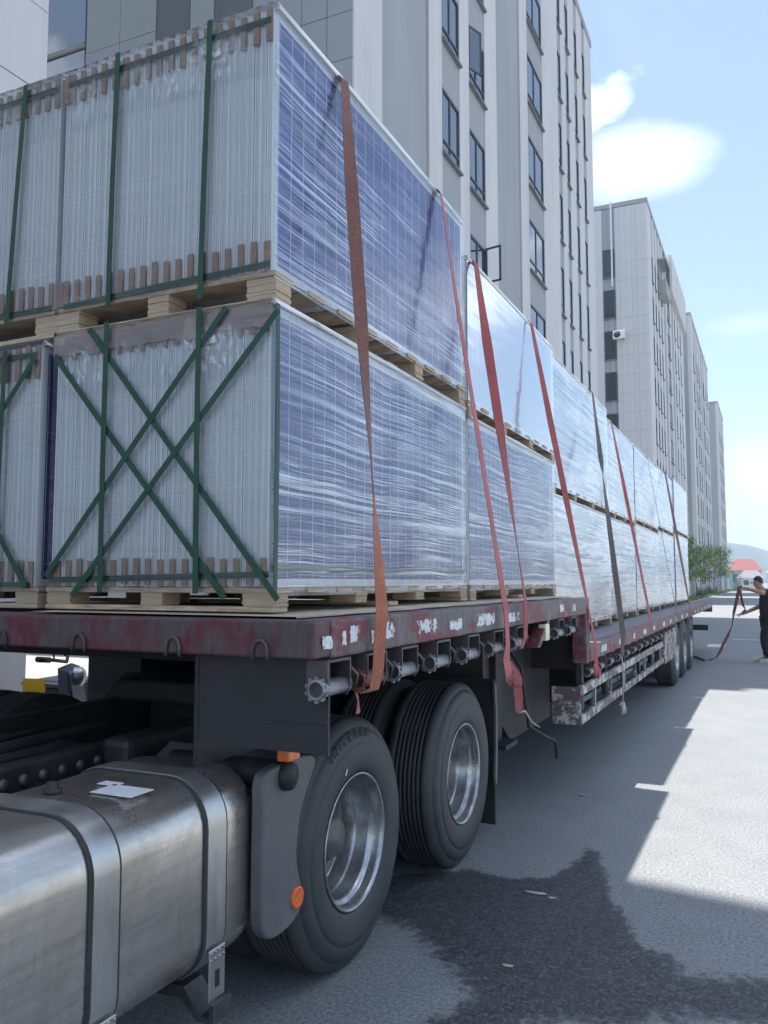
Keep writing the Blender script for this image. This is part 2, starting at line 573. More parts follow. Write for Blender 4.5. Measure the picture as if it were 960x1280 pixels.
    M['aluweb_shade'] = simple('aluminium_web_shade', (0.56, 0.585, 0.61), 0.5, 0.05, var=0.08, scale=5)  # frame aluminium in a darker grey, groove shade put into the colour
    t = NT('solar_cells')
    sp = t.node('ShaderNodeSeparateXYZ')
    t.l.new(t.tc.outputs['Object'], sp.inputs[0])

    def line(s, pitch, w):
        f = t.math('FRACT', t.math('DIVIDE', s, pitch))
        return t.math('LESS_THAN', t.math('ABSOLUTE', t.math('SUBTRACT', f, 0.5)), w / pitch / 2)
    g1 = line(sp.outputs['Y'], 0.0915, 0.0042)
    g2 = line(sp.outputs['Z'], 0.183, 0.0035)
    g3 = line(sp.outputs['Z'], 0.0183, 0.0009)
    lat = t.math('MAXIMUM', g1, t.math('MULTIPLY', g2, 0.3))
    lat = t.math('MAXIMUM', lat, t.math('MULTIPLY', g3, 0.12))
    cellv = t.node('ShaderNodeTexWhiteNoise', {'Vector': t.node('ShaderNodeVectorMath', {0: t.mapping((0, 1 / 0.0915, 1 / 0.183))}, operation='FLOOR').outputs[0]})
    c = t.mix(cellv.outputs['Value'], (0.050, 0.060, 0.24), (0.064, 0.076, 0.30))
    c = t.mix(lat, c, (0.62, 0.66, 0.75))
    M['cells'] = t.done(t.principled(Base_Color=c, Roughness=0.09, Specular_IOR_Level=0.3, IOR=1.45))
    M['backsheet'] = simple('panel_backsheet', (0.6, 0.62, 0.64), 0.5, var=0.04)
    M['dark'] = simple('dark_gap', (0.02, 0.02, 0.022), 0.8)

    def film(name, base_spec, streak_amt, tilt, seedoff, milk=0.06, lo=0.52, hi=0.66, bumpk=0.3, frk=0.7, lw=0.03, dens=(0.38, 0.60, 0.22), zf=1.0):
        t = NT(name)
        oi = t.rand()
        off = t.node('ShaderNodeCombineXYZ')
        t.put(off.inputs[1], t.math('MULTIPLY', oi, 37.0))
        t.put(off.inputs[2], t.math('MULTIPLY', oi, 11.0))
        va = t.node('ShaderNodeVectorMath', operation='ADD')
        t.l.new(t.tc.outputs['Object'], va.inputs[0]); t.l.new(off.outputs[0], va.inputs[1])
        v0 = va.outputs[0]
        wob = t.noise(0.9, 2, 0.5, v0)
        wv = t.node('ShaderNodeCombineXYZ')
        t.put(wv.inputs[2], t.math('MULTIPLY', t.math('SUBTRACT', wob, 0.5), 0.06))
        vb = t.node('ShaderNodeVectorMath', operation='ADD')
        t.l.new(v0, vb.inputs[0]); t.l.new(wv.outputs[0], vb.inputs[1])
        v1 = vb.outputs[0]
        s1 = t.noise(1.0, 3, 0.55, t.mapping((0.3, 0.32, 55 * zf), (R(tilt), 0, 0), vec=v1))
        s2 = t.noise(1.0, 3, 0.55, t.mapping((0.3, 0.28, 110 * zf), (R(-tilt * 0.8), 0, 0), (seedoff, 3, 1), vec=v1))
        s3 = t.noise(1.0, 3, 0.5, t.mapping((0.3, 0.5, 16 * zf), (R(tilt * 0.5), 0, 0), (seedoff, 9, 4), vec=v1))
        area = t.ramp(t.noise(1.0, 4, 0.55, t.mapping((1, 0.7, 2.2), vec=v0)), dens[0], dens[1], dens[2], 1.0)
        # folds: thin bright ridges where the stretched noise crosses its mean, and some broader bands
        r1 = t.ramp(t.math('ABSOLUTE', t.math('SUBTRACT', s1, 0.5)), 0.0, lw, 1.0, 0.0)
        r2 = t.ramp(t.math('ABSOLUTE', t.math('SUBTRACT', s2, 0.52)), 0.0, lw * 0.8, 0.8, 0.0)
        m1 = t.ramp(s1, lo, hi)
        m3 = t.ramp(s3, lo + 0.03, hi + 0.05, 0.0, 0.7)
        st = t.math('MAXIMUM', t.math('MAXIMUM', r1, r2), t.math('MAXIMUM', t.math('MULTIPLY', m1, 0.75), m3))
        st = t.math('MULTIPLY', st, area)
        h = t.math('ADD', t.math('ADD', s1, t.math('MULTIPLY', s2, 0.4)), t.math('MULTIPLY', s3, 0.8))
        nb = t.bump(h, bumpk, 0.006)
        tr = t.node('ShaderNodeBsdfTransparent', {'Color': (0.965, 0.975, 0.98)})
        gl = t.node('ShaderNodeBsdfGlossy', {'Color': (0.92, 0.95, 0.97), 'Roughness': 0.1, 'Normal': nb})
        fr = t.node('ShaderNodeFresnel', {'IOR': 1.5, 'Normal': nb})
        mx = t.node('ShaderNodeMixShader')
        t.put(mx.inputs[0], t.math('MINIMUM', t.math('ADD', t.math('MULTIPLY', fr.outputs[0], frk), base_spec), 0.9))
        t.l.new(tr.outputs[0], mx.inputs[1]); t.l.new(gl.outputs[0], mx.inputs[2])
        df = t.node('ShaderNodeBsdfDiffuse', {'Color': (0.86, 0.89, 0.92), 'Normal': nb})
        tl = t.node('ShaderNodeBsdfGlossy', {'Color': (0.95, 0.97, 0.99), 'Roughness': 0.30, 'Normal': nb})
        dm = t.node('ShaderNodeMixShader', {0: 0.62})
        t.l.new(df.outputs[0], dm.inputs[1]); t.l.new(tl.outputs[0], dm.inputs[2])
        m2x = t.node('ShaderNodeMixShader')
        t.put(m2x.inputs[0], t.math('ADD', t.math('MULTIPLY', st, streak_amt), milk, clamp=True))
        t.l.new(mx.outputs[0], m2x.inputs[1]); t.l.new(dm.outputs[0], m2x.inputs[2])
        return t.done(m2x)
    M['film_up'] = film('stretch_film_upper', 0.06, 0.85, 5, 1.0, 0.01, 0.58, 0.66, 0.3, 0.7, 0.017, (0.42, 0.66, 0.10))
    M['film_clear'] = film('stretch_film_clear', 0.45, 0.22, 4, 5.0, 0.04, 0.58, 0.74, 0.08)
    M['film_low'] = film('stretch_film_lower', 0.07, 0.88, 2.5, 2.0, 0.015, 0.56, 0.63, 0.4, 0.7, 0.018, (0.38, 0.62, 0.25))
    M['film_far'] = film('stretch_film_far', 0.25, 0.85, 2, 3.0, 0.15, 0.50, 0.58, 0.5, 0.7, 0.034, (0.42, 0.60, 0.35), 0.42)  # extra milky white put into the colour for sky reflected by the film
    M['film_front'] = film('stretch_film_front', 0.0, 0.16, 2, 4.0, 0.015, 0.58, 0.72, 0.12)
    # crumpled, doubled film near the upper rim of a pack
    t = NT('crumpled_film')
    v = t.node('ShaderNodeTexVoronoi', {'Scale': 26.0, 'Vector': t.mapping((1, 1, 0.7)), 'Randomness': 1.0}, feature='DISTANCE_TO_EDGE')
    n = t.noise(9, 6, 0.7, dist=1.5)
    nb = t.bump(t.math('ADD', n, v.outputs['Distance']), 0.9, 0.02)
    tr = t.node('ShaderNodeBsdfTransparent', {'Color': (0.95, 0.96, 0.97)})
    gl = t.node('ShaderNodeBsdfGlossy', {'Color': (0.95, 0.97, 1), 'Roughness': 0.12, 'Normal': nb})
    at = t.node('ShaderNodeAttribute', attribute_name='edge')
    f = t.math('MULTIPLY', t.ramp(n, 0.46, 0.7, 0.08, 0.7), at.outputs['Fac'])
    mx = t.node('ShaderNodeMixShader', {0: f})
    t.l.new(tr.outputs[0], mx.inputs[1]); t.l.new(gl.outputs[0], mx.inputs[2])
    M['crumple'] = t.done(mx)

    # person
    M['skin'] = simple('skin', (0.40, 0.22, 0.15), 0.55, var=0.08)
    M['hair'] = simple('short_black_hair', (0.015, 0.013, 0.012), 0.7)
    M['blackcloth'] = simple('black_cotton', (0.013, 0.014, 0.017), 0.85, var=0.3)
    M['blackcloth2'] = simple('black_trousers', (0.010, 0.011, 0.013), 0.85, var=0.3)
    M['shoe'] = simple('pale_green_shoe', (0.48, 0.55, 0.42), 0.6)
    M['sole'] = simple('shoe_sole', (0.6, 0.6, 0.57), 0.7)
    # scooters
    M['scoot_blue'] = simple('scooter_slate_plastic', (0.05, 0.07, 0.11), 0.3, var=0.1)
    M['scoot_black'] = simple('scooter_black_plastic', (0.02, 0.02, 0.022), 0.45)
    M['scoot_grey'] = simple('scooter_seat_grey', (0.22, 0.22, 0.23), 0.6)
    M['yellow'] = simple('yellow_plate', (0.75, 0.42, 0.02), 0.4, var=0.08)
    M['cream'] = simple('cream_panel', (0.75, 0.68, 0.5), 0.6)


make_materials()


def edge_attr(me, fn):
    a = me.attributes.new('edge', 'FLOAT', 'POINT')
    for i, v in enumerate(me.vertices):
        a.data[i].value = fn(v.co)


# ------------------------------------------------------------------ ground, road, verge, hills
def setting():
    m = MB()
    m.sheet([(-1500, -300, -0.14), (1500, -300, -0.14), (1500, 2500, -0.14), (-1500, 2500, -0.14)])
    structure(m.build('ground', M['ground']))
    m = MB()
    m.sheet([(-5.4, -60, 0), (8.0, -60, 0), (8.0, 900, 0), (-5.4, 900, 0)])
    structure(m.build('road', M['asphalt']))
    # concrete apron between the road and the buildings, in cast slabs with open joints
    apron = structure(MB().box(-40, -5.56, -30, 58, -0.12, -0.03).build('pavement', M['joint']))
    slab = MB().box(0, 2.97, 0, 2.97, -0.06, 0.0).mesh('slab')
    slab.materials.append(M['concrete'])
    for i in range(4):
        for j in range(12):
            o = link('slab', slab, apron)
            o.location = (-5.56 - 3.0 * (i + 1), -6 + 3.0 * j, rnd.uniform(-0.004, 0.004))
    kroot = None
    ks = MB().box(0, 0.14, 0, 0.99, -0.1, 0.06, 0.012).mesh('kerb_stone')
    ks.materials.append(M['kerb'])
    kroot = structure(MB().box(-5.53, -5.41, -30, 300, -0.12, -0.1).build('kerb', M['kerb']))
    for j in range(150):
        o = link('kerb_stone', ks, kroot)
        o.location = (-5.55, -6 + j, rnd.uniform(-0.004, 0.004))
    structure(MB().box(-9, -5.56, 58, 300, -0.12, 0.03).build('verge', M['soil']))
    # grass of the verge: short blades, too many to count
    b = MB()
    for k in range(9000):
        y = 60 + 150 * rnd.random() ** 1.3
        x = rnd.uniform(-7.0, -5.6)
        h = rnd.uniform(0.08, 0.28)
        a = rnd.uniform(0, PI)
        w = 0.05
        dx, dy = w * math.cos(a), w * math.sin(a)
        vs = b.ring([(x - dx, y - dy, 0.03), (x + dx, y + dy, 0.03), (x + rnd.uniform(-.08, .08), y + rnd.uniform(-.08, .08), 0.03 + h)])
        b.bm.faces.new(vs)
    o = b.build('grass', M['leaf'])
    o['kind'] = 'stuff'
    # faint painted marks by the rear of the trailer
    m = MB()
    for (x0, x1, y0, y1) in ((-1.0, -0.2, 24.6, 24.75), (-0.35, 0.6, 19.0, 19.08), (-1.45, -1.05, 21.6, 22.6)):
        m.sheet([(x0, y0, 0.004), (x1, y0, 0.004), (x1, y1, 0.004), (x0, y1, 0.004)])
    structure(m.build('road_marking', M['paint']))
    m = MB()
    rf = random.Random(5)
    for (x, y, a, b) in ((-1.12, 4.25, .06, .02), (-1.03, 4.22, .025, .015), (-1.02, 3.42, .03, .014), (-1.30, 6.3, .04, .02), (-1.45, 7.6, .05, .02)):
        m.sheet([(x + a * math.cos(q) * rf.uniform(.6, 1.1), y + b * math.sin(q) * rf.uniform(.6, 1.1), 0.008) for q in [2 * PI * k / 11 for k in range(11)]])
    structure(m.build('dried_splash', M['splash']))
    # stain: a soaked patch spreading from beneath the second axle
    outline = [(-1.9, 4.15), (-1.54, 4.46), (-1.29, 4.40), (-1.10, 4.48), (-1.05, 4.78), (-1.02, 5.07), (-0.95, 5.05), (-0.86, 4.74), (-0.76, 4.33),
               (-0.66, 4.12), (-0.56, 3.84), (-0.44, 3.80), (-0.36, 3.62), (-0.20, 3.70), (-0.02, 3.76), (0.15, 3.6), (0.1, 3.40), (-0.06, 3.36),
               (-0.24, 3.34), (-0.42, 3.30), (-0.58, 3.14), (-0.80, 3.06), (-0.98, 2.84), (-1.14, 2.88), (-1.10, 3.06), (-1.20, 3.32),
               (-1.48, 3.52), (-1.72, 3.68), (-2.1, 3.7), (-2.2, 4.0)]
    poly = [Vector((x, y)) for x, y in outline]

    def sdf(p):
        inside = False
        d = 9
        n = len(poly)
        for i in range(n):
            a, c = poly[i], poly[(i + 1) % n]
            ab = c - a
            q = a + ab * max(0, min(1, (p - a).dot(ab) / ab.length_squared))
            d = min(d, (p - q).length)
            if (a.y > p.y) != (c.y > p.y) and p.x < (c.x - a.x) * (p.y - a.y) / (c.y - a.y) + a.x:
                inside = not inside
        return d if inside else -d
    bm = bmesh.new()
    nx, ny = 100, 100
    X0, X1, Y0, Y1 = -2.4, 0.4, 2.5, 5.4
    g = [[bm.verts.new((X0 + (X1 - X0) * i / nx, Y0 + (Y1 - Y0) * j / ny, 0.004)) for i in range(nx + 1)] for j in range(ny + 1)]
    val = {v: sdf(Vector((v.co.x, v.co.y))) for r in g for v in r}
    for j in range(ny):
        for i in range(nx):
            q = (g[j][i], g[j][i + 1], g[j + 1][i + 1], g[j + 1][i])
            if max(val[v] for v in q) > -0.12:
                bm.faces.new(q)
    for v in [v for v in bm.verts if not v.link_faces]:
        bm.verts.remove(v)
    me = bpy.data.meshes.new('stain')
    bm.to_mesh(me); bm.free()

    def ev(co):
        d = sdf(Vector((co.x, co.y)))
        soft = 0.10 if co.y > 3.75 else 0.26
        return max(0, min(1, 0.27 + d / soft * 0.5))
    edge_attr(me, ev)
    o = link('stain', me, None, M['soaked'])
    structure(o)
    # second stain under the truck near the mudflap
    # hills
    bm = bmesh.new()
    nx, ny = 120, 14
    rows = []
    for j in range(ny + 1):
        r = []
        for i in range(nx + 1):
            x = -900 + 1900 * i / nx
            y = 820 + 500 * j / ny
            k = math.sin(PI * min(1, j / ny * 1.25) * 0.5)
            h = 40 + 14 * mnoise.noise(Vector((x * 0.006, 3.3, 1))) + 6 * mnoise.noise(Vector((x * 0.02, y * 0.01, 5)))
            h += 16 * math.exp(-((x + 60) / 60) ** 2)
            r.append(bm.verts.new((x, y, -2 + h * k + 2.2 * mnoise.noise(Vector((x * 0.08, y * 0.05, 2))) * k)))
        rows.append(r)
    for a, c in zip(rows, rows[1:]):
        for i in range(nx):
            bm.faces.new((a[i], a[i + 1], c[i + 1], c[i])).smooth = True
    me = bpy.data.meshes.new('hills')
    bm.to_mesh(me); bm.free()
    structure(link('hills', me, None, M['hill']))


setting()


# ------------------------------------------------------------------ buildings
def window_mesh(w, h, name, two=True):
    """frame with mullion and low transom, in local (y, z), facing +x"""
    f = 0.07
    m = MB()
    m.box(-0.06, 0.03, 0, f, 0, h).box(-0.06, 0.03, w - f, w, 0, h).box(-0.06, 0.03, f, w - f, 0, f).box(-0.06, 0.03, f, w - f, h - f, h)
    if two:
        m.box(-0.05, 0.02, w * 0.46, w * 0.46 + 0.06, f, h - f)
    m.box(-0.055, 0.024, f, w - f, h * 0.2, h * 0.2 + 0.05)
    fm = m.mesh(name)
    fm.materials.append(M['winframe'])
    p = MB().box(-0.02, -0.005, 0.04, w - 0.04, 0.04, h - 0.04).mesh('pane')
    p.materials.append(M['glass'])
    s = MB().box(-0.1, 0.07, -0.03, w + 0.03, -0.07, -0.005, 0.01).mesh('sill')
    s.materials.append(M['silldark'])
    return fm, p, s


def building(name, label, X, y0, y1, H, cols, floors, depth=12.0, wall='wall', zmin=2.0, gap_strips=(), endpanels=None, base=0.0):
    """a block whose street face is at x = X; cols: (y_start, y_end, window height); parts built one by one"""
    root = thing('building', label, 'building', (X, y0, base))
    L = y1 - y0
    root_m = {}
    MB().box(-depth, -0.42, 0.0, L, 0, H - 0.4).build('core_wall', M['wallgrey'], root)
    spans = sorted([(a - y0, b - y0, 'w', h) for a, b, h in cols] + [(a - y0, b - y0, 's', 0) for a, b in gap_strips])
    cur = 0.0
    for a, b, kind, wh in spans:
        MB().box(-0.42, 0.0, cur, a, 0, H - 0.35, 0.015).build('pier', M[wall], root)
        cur = b
        if kind == 's':
            MB().box(-0.42, -0.05, a + 0.09, b - 0.09, 0, H - 0.5).build('recessed_panel', M['wallgrey'], root)
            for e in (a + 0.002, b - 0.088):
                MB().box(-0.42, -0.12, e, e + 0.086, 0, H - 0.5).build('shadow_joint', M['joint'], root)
            continue
        key = (round(b - a, 2), wh)
        if key not in root_m:
            wm = window_mesh(b - a, wh, 'window', (b - a) > 0.9)
            gaph = floors[0] - floors[1] - wh if len(floors) > 1 else 1.2
            sm = MB().box(-0.42, -0.03, 0, b - a, 0.0, gaph - 0.0).mesh('spandrel')
            sm.materials.append(M['wallgrey'])
            root_m[key] = (wm, sm, gaph)
        wm, sm, gaph = root_m[key]
        top = floors[0]
        MB().box(-0.42, -0.03, a, b, top, H - 0.5).build('spandrel', M['wallgrey'], root)
        for t in floors:
            fo = link('window', wm[0], root)
            fo.location = (-0.045, a, t - wh)
            po = link('pane', wm[1], fo)
            so = link('sill', wm[2], fo)
            so.location = (0.06, 0, 0)
            sp = link('spandrel', sm, root)
            sp.location = (0, a, t - wh - gaph)
    MB().box(-0.42, 0.0, cur, L, 0, H - 0.35, 0.015).build('pier', M[wall], root)
    MB().box(-depth - 0.05, 0.05, -0.05, L + 0.05, H - 0.35, H, 0.03).build('parapet', M['wallgrey'], root)
    return root


def panels(root, name, x0, x1, z0, z1, nx, nz, mat, y=0.0, y1g=None):
    """cladding panels on an end face (facing -y), one object each, joints left open"""
    w, h = (x1 - x0) / nx, (z1 - z0) / nz
    g = 0.008 if y1g is None else y1g
    me = MB().box(g, w - g, -0.05, 0.0, g, h - g, g * 0.7).mesh(name)
    me.materials.append(mat)
    for i in range(nx):
        for j in range(nz):
            o = link(name, me, root)
            o.location = (x0 + w * i, y + rnd.uniform(-0.004, 0.004), z0 + h * j)


XF = -7.2
fl1 = [26.45 - 3.05 * k for k in range(9)]
b1 = building('building', 'tall grey and white block directly behind the load with slit windows at its far end', XF, 14.2, 40.1, 28.3,
              [(19.2, 20.55, 1.75), (21.35, 22.8, 1.75), (27.75, 29.95, 1.85), (32.6, 33.25, 2.0), (34.15, 34.8, 2.0), (36.0, 36.65, 2.0), (37.8, 38.45, 2.0)],
              fl1, gap_strips=((15.55, 18.3), (24.0, 26.75)), depth=14)
panels(b1, 'cladding_panel', -2.4, 0.0, 5.0, 28.0, 4, 23, M['wall2'])
MB().box(-3.4, -2.42, -0.03, 0.0, 0, 28.0).build('end_band', M['walldark'], b1)
panels(b1, 'cladding_panel', -4.05, -3.42, 4.0, 28.0, 1, 16, M['wall2'])
MB().box(-5.0, -4.07, -0.03, 0.0, 0, 28.0).build('end_band', M['walldark'], b1)
panels(b1, 'cladding_panel', -7.1, -5.02, 4.0, 28.0, 2, 12, M['wall2'])
# glazed stair slot at the far left of the end face
for k in range(7):
    o = MB().box(-9.0, -7.15, -0.03, 0.0, 5.2 + 3.05 * k, 8.1 + 3.05 * k).build('stair_glazing', M['glass'], b1)
    MB().box(-9.0, -7.15, -0.09, -0.032, 8.1 + 3.05 * k, 8.2 + 3.05 * k).build('floor_band', M['wallgrey'], b1)
MB().box(-8.0, -0.3, 0.5, 20.5, 28.31, 33.2).build('shade_storey', M['wall'], b1)  # unseen storey added above the roof edge to shade the road
# two sashes standing open
for (yy, zt, ang, far) in ((21.42, 17.3, -22, False), (22.75, 11.25, 78, True)):
    m = MB()
    w, h = (0.55, 1.3) if not far else (0.5, 1.05)
    m.box(0, 0.04, -w, -w + 0.05, 0, h).box(0, 0.04, -0.05, 0, 0, h).box(0, 0.04, -w, 0, 0, 0.05).box(0, 0.04, -w, 0, h - 0.05, h)
    o = m.build('open_sash', M['winframe'], b1)
    o.location = (-0.02, yy - 14.2, zt - h)
    o.rotation_euler = (0, 0, R(ang if far else ang + 180))
    if not far:
        MB().box(0.015, 0.025, -w + 0.05, -0.05, 0.05, h - 0.05).build('pane', M['glass'], o)

# block at the far left whose wall ends just left of the load
b0 = thing('building', 'pale blank panelled wall filling the upper left corner, left of the dark slot', 'building', (-6.0, -6.03, 0))
MB().box(-14, -0.04, 0, 11.5, 0, 31).build('core_wall', M['joint'], b0)
pm = MB().box(-0.04, 0.0, 0.006, 2.85 - 0.006, 0.005, 0.81 - 0.005, 0.004).mesh('cladding_panel')
pm.materials.append(M['wall'])
for j in range(31):
    for i in range(2):
        o = link('cladding_panel', pm, b0)
        o.location = (rnd.uniform(-0.002, 0.002), 11.5 - 2.85 * (i + 1), 0.42 + 0.81 * j)
MB().box(-14, 0.0, 0, 5.79, 0, 30.9).build('plain_wall', M['wall'], b0)
MB().box(-0.04, 0.0, 5.8, 11.5, 25.6, 30.9).build('plain_wall', M['wall'], b0)

fl2 = [25.8 - 3.05 * k for k in range(8)]
b2 = building('building', 'second block down the road with an air conditioner and a caged top balcony', XF, 61.0, 88.0, 29.3,
              [(63.2, 64.0, 2.0), (65.0, 65.8, 2.0), (66.8, 67.6, 2.0), (68.7, 69.5, 2.0), (73.2, 75.4, 2.0), (79.3, 80.2, 2.0), (82.0, 82.9, 2.0), (84.6, 85.5, 2.0)],
              fl2, gap_strips=((70.6, 72.2), (76.6, 78.2)), depth=16)
panels(b2, 'cladding_panel', -2.3, 0.0, 4.0, 28.9, 2, 18, M['wall'], 0.0, 0.004)
panels(b2, 'cladding_panel', -6.5, -3.2, 4.0, 28.9, 2, 18, M['wall'], 0.0, 0.004)
ew = window_mesh(0.8, 2.1, 'window', False)
ew[1].materials[0] = M['darkglass']
for t in fl2:
    o = link('window', ew[0], b2)
    o.rotation_euler = (0, 0, R(-90))
    o.location = (-3.15, -0.075, t - 2.1)
    link('pane', ew[1], o)
    link('sill', ew[2], o)
MB().box(-2.56, -2.46, -0.16, -0.06, 23.0, 29.4).build('drain_pipe', M['white'], b2)
MB().box(-2.75, -2.45, -0.06, 0.0, 3, 28.9).build('end_band', M['wallgrey'], b2)
# upper storey that stands proud of the face
MB().box(0.0, 0.35, 13.6, 27.0, 26.6, 29.9).build('attic_wall', M['wall'], b2)
bc = MB().box(0.0, 0.6, 6.2, 9.0, 24.1, 25.2).build('caged_balcony', M['wallgrey'], b2)
m = MB()
for k in range(7):
    m.box(0.56, 0.60, 6.2 + 0.46 * k, 6.24 + 0.46 * k, 25.2, 26.8)
for k in range(4):
    m.box(0.555, 0.605, 6.2, 9.0, 25.25 + 0.5 * k, 25.29 + 0.5 * k)
for k in range(3):
    m.box(0.05 + 0.2 * k, 0.09 + 0.2 * k, 6.2, 6.24, 25.2, 26.8)
m.build('cage', M['steel'], bc)
MB().box(0.0, 0.65, 6.1, 9.1, 26.8, 26.92).build('canopy', M['wallgrey'], bc)

ac = thing('air_conditioner', 'white outdoor air conditioner unit on the end wall of the second block', 'air conditioner', (XF - 2.52, 61.0 - 0.45, 19.0))
MB().box(0, 0.85, 0, 0.34, 0, 0.6, 0.03).build('casing', M['white'], ac)
MB().lathe([(-0.012, 0.24), (-0.02, 0.24), (-0.02, 0.0001)], 24, 'y', (0.3, 0, 0.3)).build('fan_grille', M['dark'], ac)
MB().box(0.1, 0.14, 0.0, 0.44, -0.05, -0.002).box(0.7, 0.74, 0.0, 0.44, -0.05, -0.002).build('bracket', M['steel'], ac)

fl3 = [28.0 - 3.3 * k for k in range(8)]
b3 = building('building', 'third grey block down the road, right of the caged balcony', XF, 98.5, 127.0, 32.0,
              [(101, 102.5, 2.2), (106, 107.5, 2.2), (109, 110.5, 2.2), (116, 118.5, 2.2), (121, 122.3, 2.2), (124, 125.2, 2.2)], fl3, gap_strips=((103.5, 105), (112, 114.5)), depth=16)
b4 = building('building', 'farthest and smallest grey block at the end of the row above the young trees', XF, 153.0, 171.0, 32.6,
              [(155, 157, 2.2), (159, 161, 2.2), (163, 165, 2.2), (167.5, 169, 2.2)], fl3, depth=16)


# ------------------------------------------------------------------ far houses, trees
def house(label, x0, x1, y, h, roof_h, wallm, roofm, depth=8):
    t = thing('house', label, 'house', ((x0 + x1) / 2, y, 0))
    w = (x1 - x0) / 2
    MB().box(-w, w, 0, depth, -0.2, h).build('wall', wallm, t)
    m = MB()
    A = m.ring([(-w - .5, -.6, h), (w + .5, -.6, h), (w + .5, depth + .6, h), (-w - .5, depth + .6, h)])
    B = m.ring([(-w + w * .45, depth / 2 - .1, h + roof_h), (w - w * .45, depth / 2 - .1, h + roof_h), (w - w * .45, depth / 2 + .1, h + roof_h), (-w + w * .45, depth / 2 + .1, h + roof_h)])
    m.bridge(A, B, smooth=False)
    m.cap(A[::-1]); m.cap(B)
    m.build('roof', roofm, t)
    k = -w + 1.0
    while k < w - 1.2:
        f = MB().box(k, k + 1.0, -0.06, 0.0, h * 0.35, h * 0.8).build('window', M['winframe'], t)
        MB().box(k + 0.12, k + 0.88, -0.075, -0.062, h * 0.35 + 0.1, h * 0.8 - 0.1).build('pane', M['glass'], f)
        k += 2.2
    return t


house('long far house with a red roof below the hills', -9.5, -2.0, 226, 4.3, 2.9, M['teal'], M['redroof'])
house('low far shed with a pale roof in front of the red roofed house', -6.2, -1.5, 196, 2.3, 1.7, M['white'], M['shedroof'])
house('small far house with a grey roof right of the pale roofed shed', -0.6, 7.0, 236, 3.9, 1.3, M['wall'], M['kerb'])


def leafy(name, label, cat, loc, h, spread, nleaf, leafm, trunk_r=0.05, group=None, seed=0, bushy=False):
    r = random.Random(seed)
    t = thing(name, label, cat, loc, r.uniform(0, 6), group)
    tr = MB()
    tips = []
    if not bushy:
        pts = [Vector((0, 0, -0.1))]
        for k in range(1, 7):
            pts.append(Vector((r.uniform(-.06, .06) * k * .5, r.uniform(-.06, .06) * k * .5, h * 0.92 * k / 6)))
        tr.tube(pts, [trunk_r * (1.15 - k / 6.5) for k in range(7)], 6)
        for k in range(11):
            f = r.uniform(0.3, 0.97)
            i = min(5, int(f * 6))
            p = pts[i].lerp(pts[i + 1], f * 6 - i)
            a = r.uniform(0, 2 * PI)
            ln = spread * (1.15 - 0.75 * f) * r.uniform(0.6, 1.1)
            q = p + Vector((math.cos(a) * ln, math.sin(a) * ln, ln * r.uniform(0.4, 1.0)))
            tr.tube([p, p.lerp(q, .5) + Vector((0, 0, -.03)), q], [trunk_r * .4, trunk_r * .25, trunk_r * .1], 5)
            tips += [p.lerp(q, s) for s in (0.45, 0.7, 0.85, 1.0)]
        tips += [pts[5], pts[6], pts[6] + Vector((0, 0, .25))]
    else:
        for k in range(9):
            a = r.uniform(0, 2 * PI)
            q = Vector((math.cos(a) * spread * r.uniform(.2, 1), math.sin(a) * spread * r.uniform(.2, 1), h * r.uniform(.35, .95)))
            tr.tube([(0, 0, -0.05), q * 0.5 + Vector((0, 0, .05)), q], [0.03, 0.02, 0.008], 5)
            tips += [q * .6, q * .8, q]
    tr.build('trunk', M['bark'], t)
    lf = MB()
    sz = 0.10 if not bushy else 0.06
    for k in range(nleaf):
        c = r.choice(tips) + Vector((r.gauss(0, spread * .16), r.gauss(0, spread * .16), r.gauss(0, spread * .2)))
        if c.z < 0.05:
            c.z = 0.08
        a = Vector((r.gauss(0, 1), r.gauss(0, 1), r.gauss(0, .6))).normalized()
        b = a.orthogonal().normalized()
        s = sz * r.uniform(.7, 1.6)
        lf.sheet([c - a * s, c + b * s * .5, c + a * s, c - b * s * .5])
    lf.build('crown', leafm, t)
    return t


for k, (x, y, h, sp, mt, lab) in enumerate([
        (-6.3, 74, 4.3, 1.0, 'leaf', 'young thin tree on the verge nearest the trailer tail'),
        (-6.2, 82, 5.6, 1.3, 'leaf', 'tallest pale green young tree on the verge behind the trailer tail'),
        (-6.4, 90, 5.0, 1.2, 'leaf2', 'darker young tree next right of the tallest verge tree'),
        (-6.1, 99, 5.4, 1.3, 'leaf', 'young tree in the middle of the verge row with a loose crown'),
        (-6.3, 110, 5.8, 1.5, 'leaf2', 'young tree right of the middle of the verge row'),
        (-6.1, 122, 6.3, 1.6, 'leaf', 'young tree last but one along the verge'),
        (-6.2, 137, 6.6, 1.8, 'leaf2', 'farthest young tree along the verge by the block corner')]):
    leafy('tree', lab, 'tree', (x, y, 0.03), h, sp, 950, M[mt], 0.05, 'young trees along the verge', 40 + k)
for k, (x, y, h, sp, mt, lab) in enumerate([
        (-4.4, 138, 3.4, 1.5, 'bush', 'dark reddish bush at the end of the verge'),
        (-6.0, 86, 1.0, 0.8, 'leaf2', 'low round shrub under the young trees, nearer one'),
        (-6.0, 104, 1.1, 0.9, 'leaf2', 'low round shrub under the young trees, farther one'),
        (2.4, 190, 3.6, 3.0, 'leaf', 'green bush at the right edge behind the bending man')]):
    leafy('bush', lab, 'bush', (x, y, 0.0), h, sp, 600, M[mt], 0.05, None, 80 + k, True)


def wb(m, name, mat, root, parent=None):
    """link a mesh that was laid out in world coordinates as part of a thing whose root is not turned"""
    off = Vector(root.location)
    bmesh.ops.translate(m.bm, verts=m.bm.verts, vec=-off)
    return m.build(name, mat, parent if parent is not None else root)


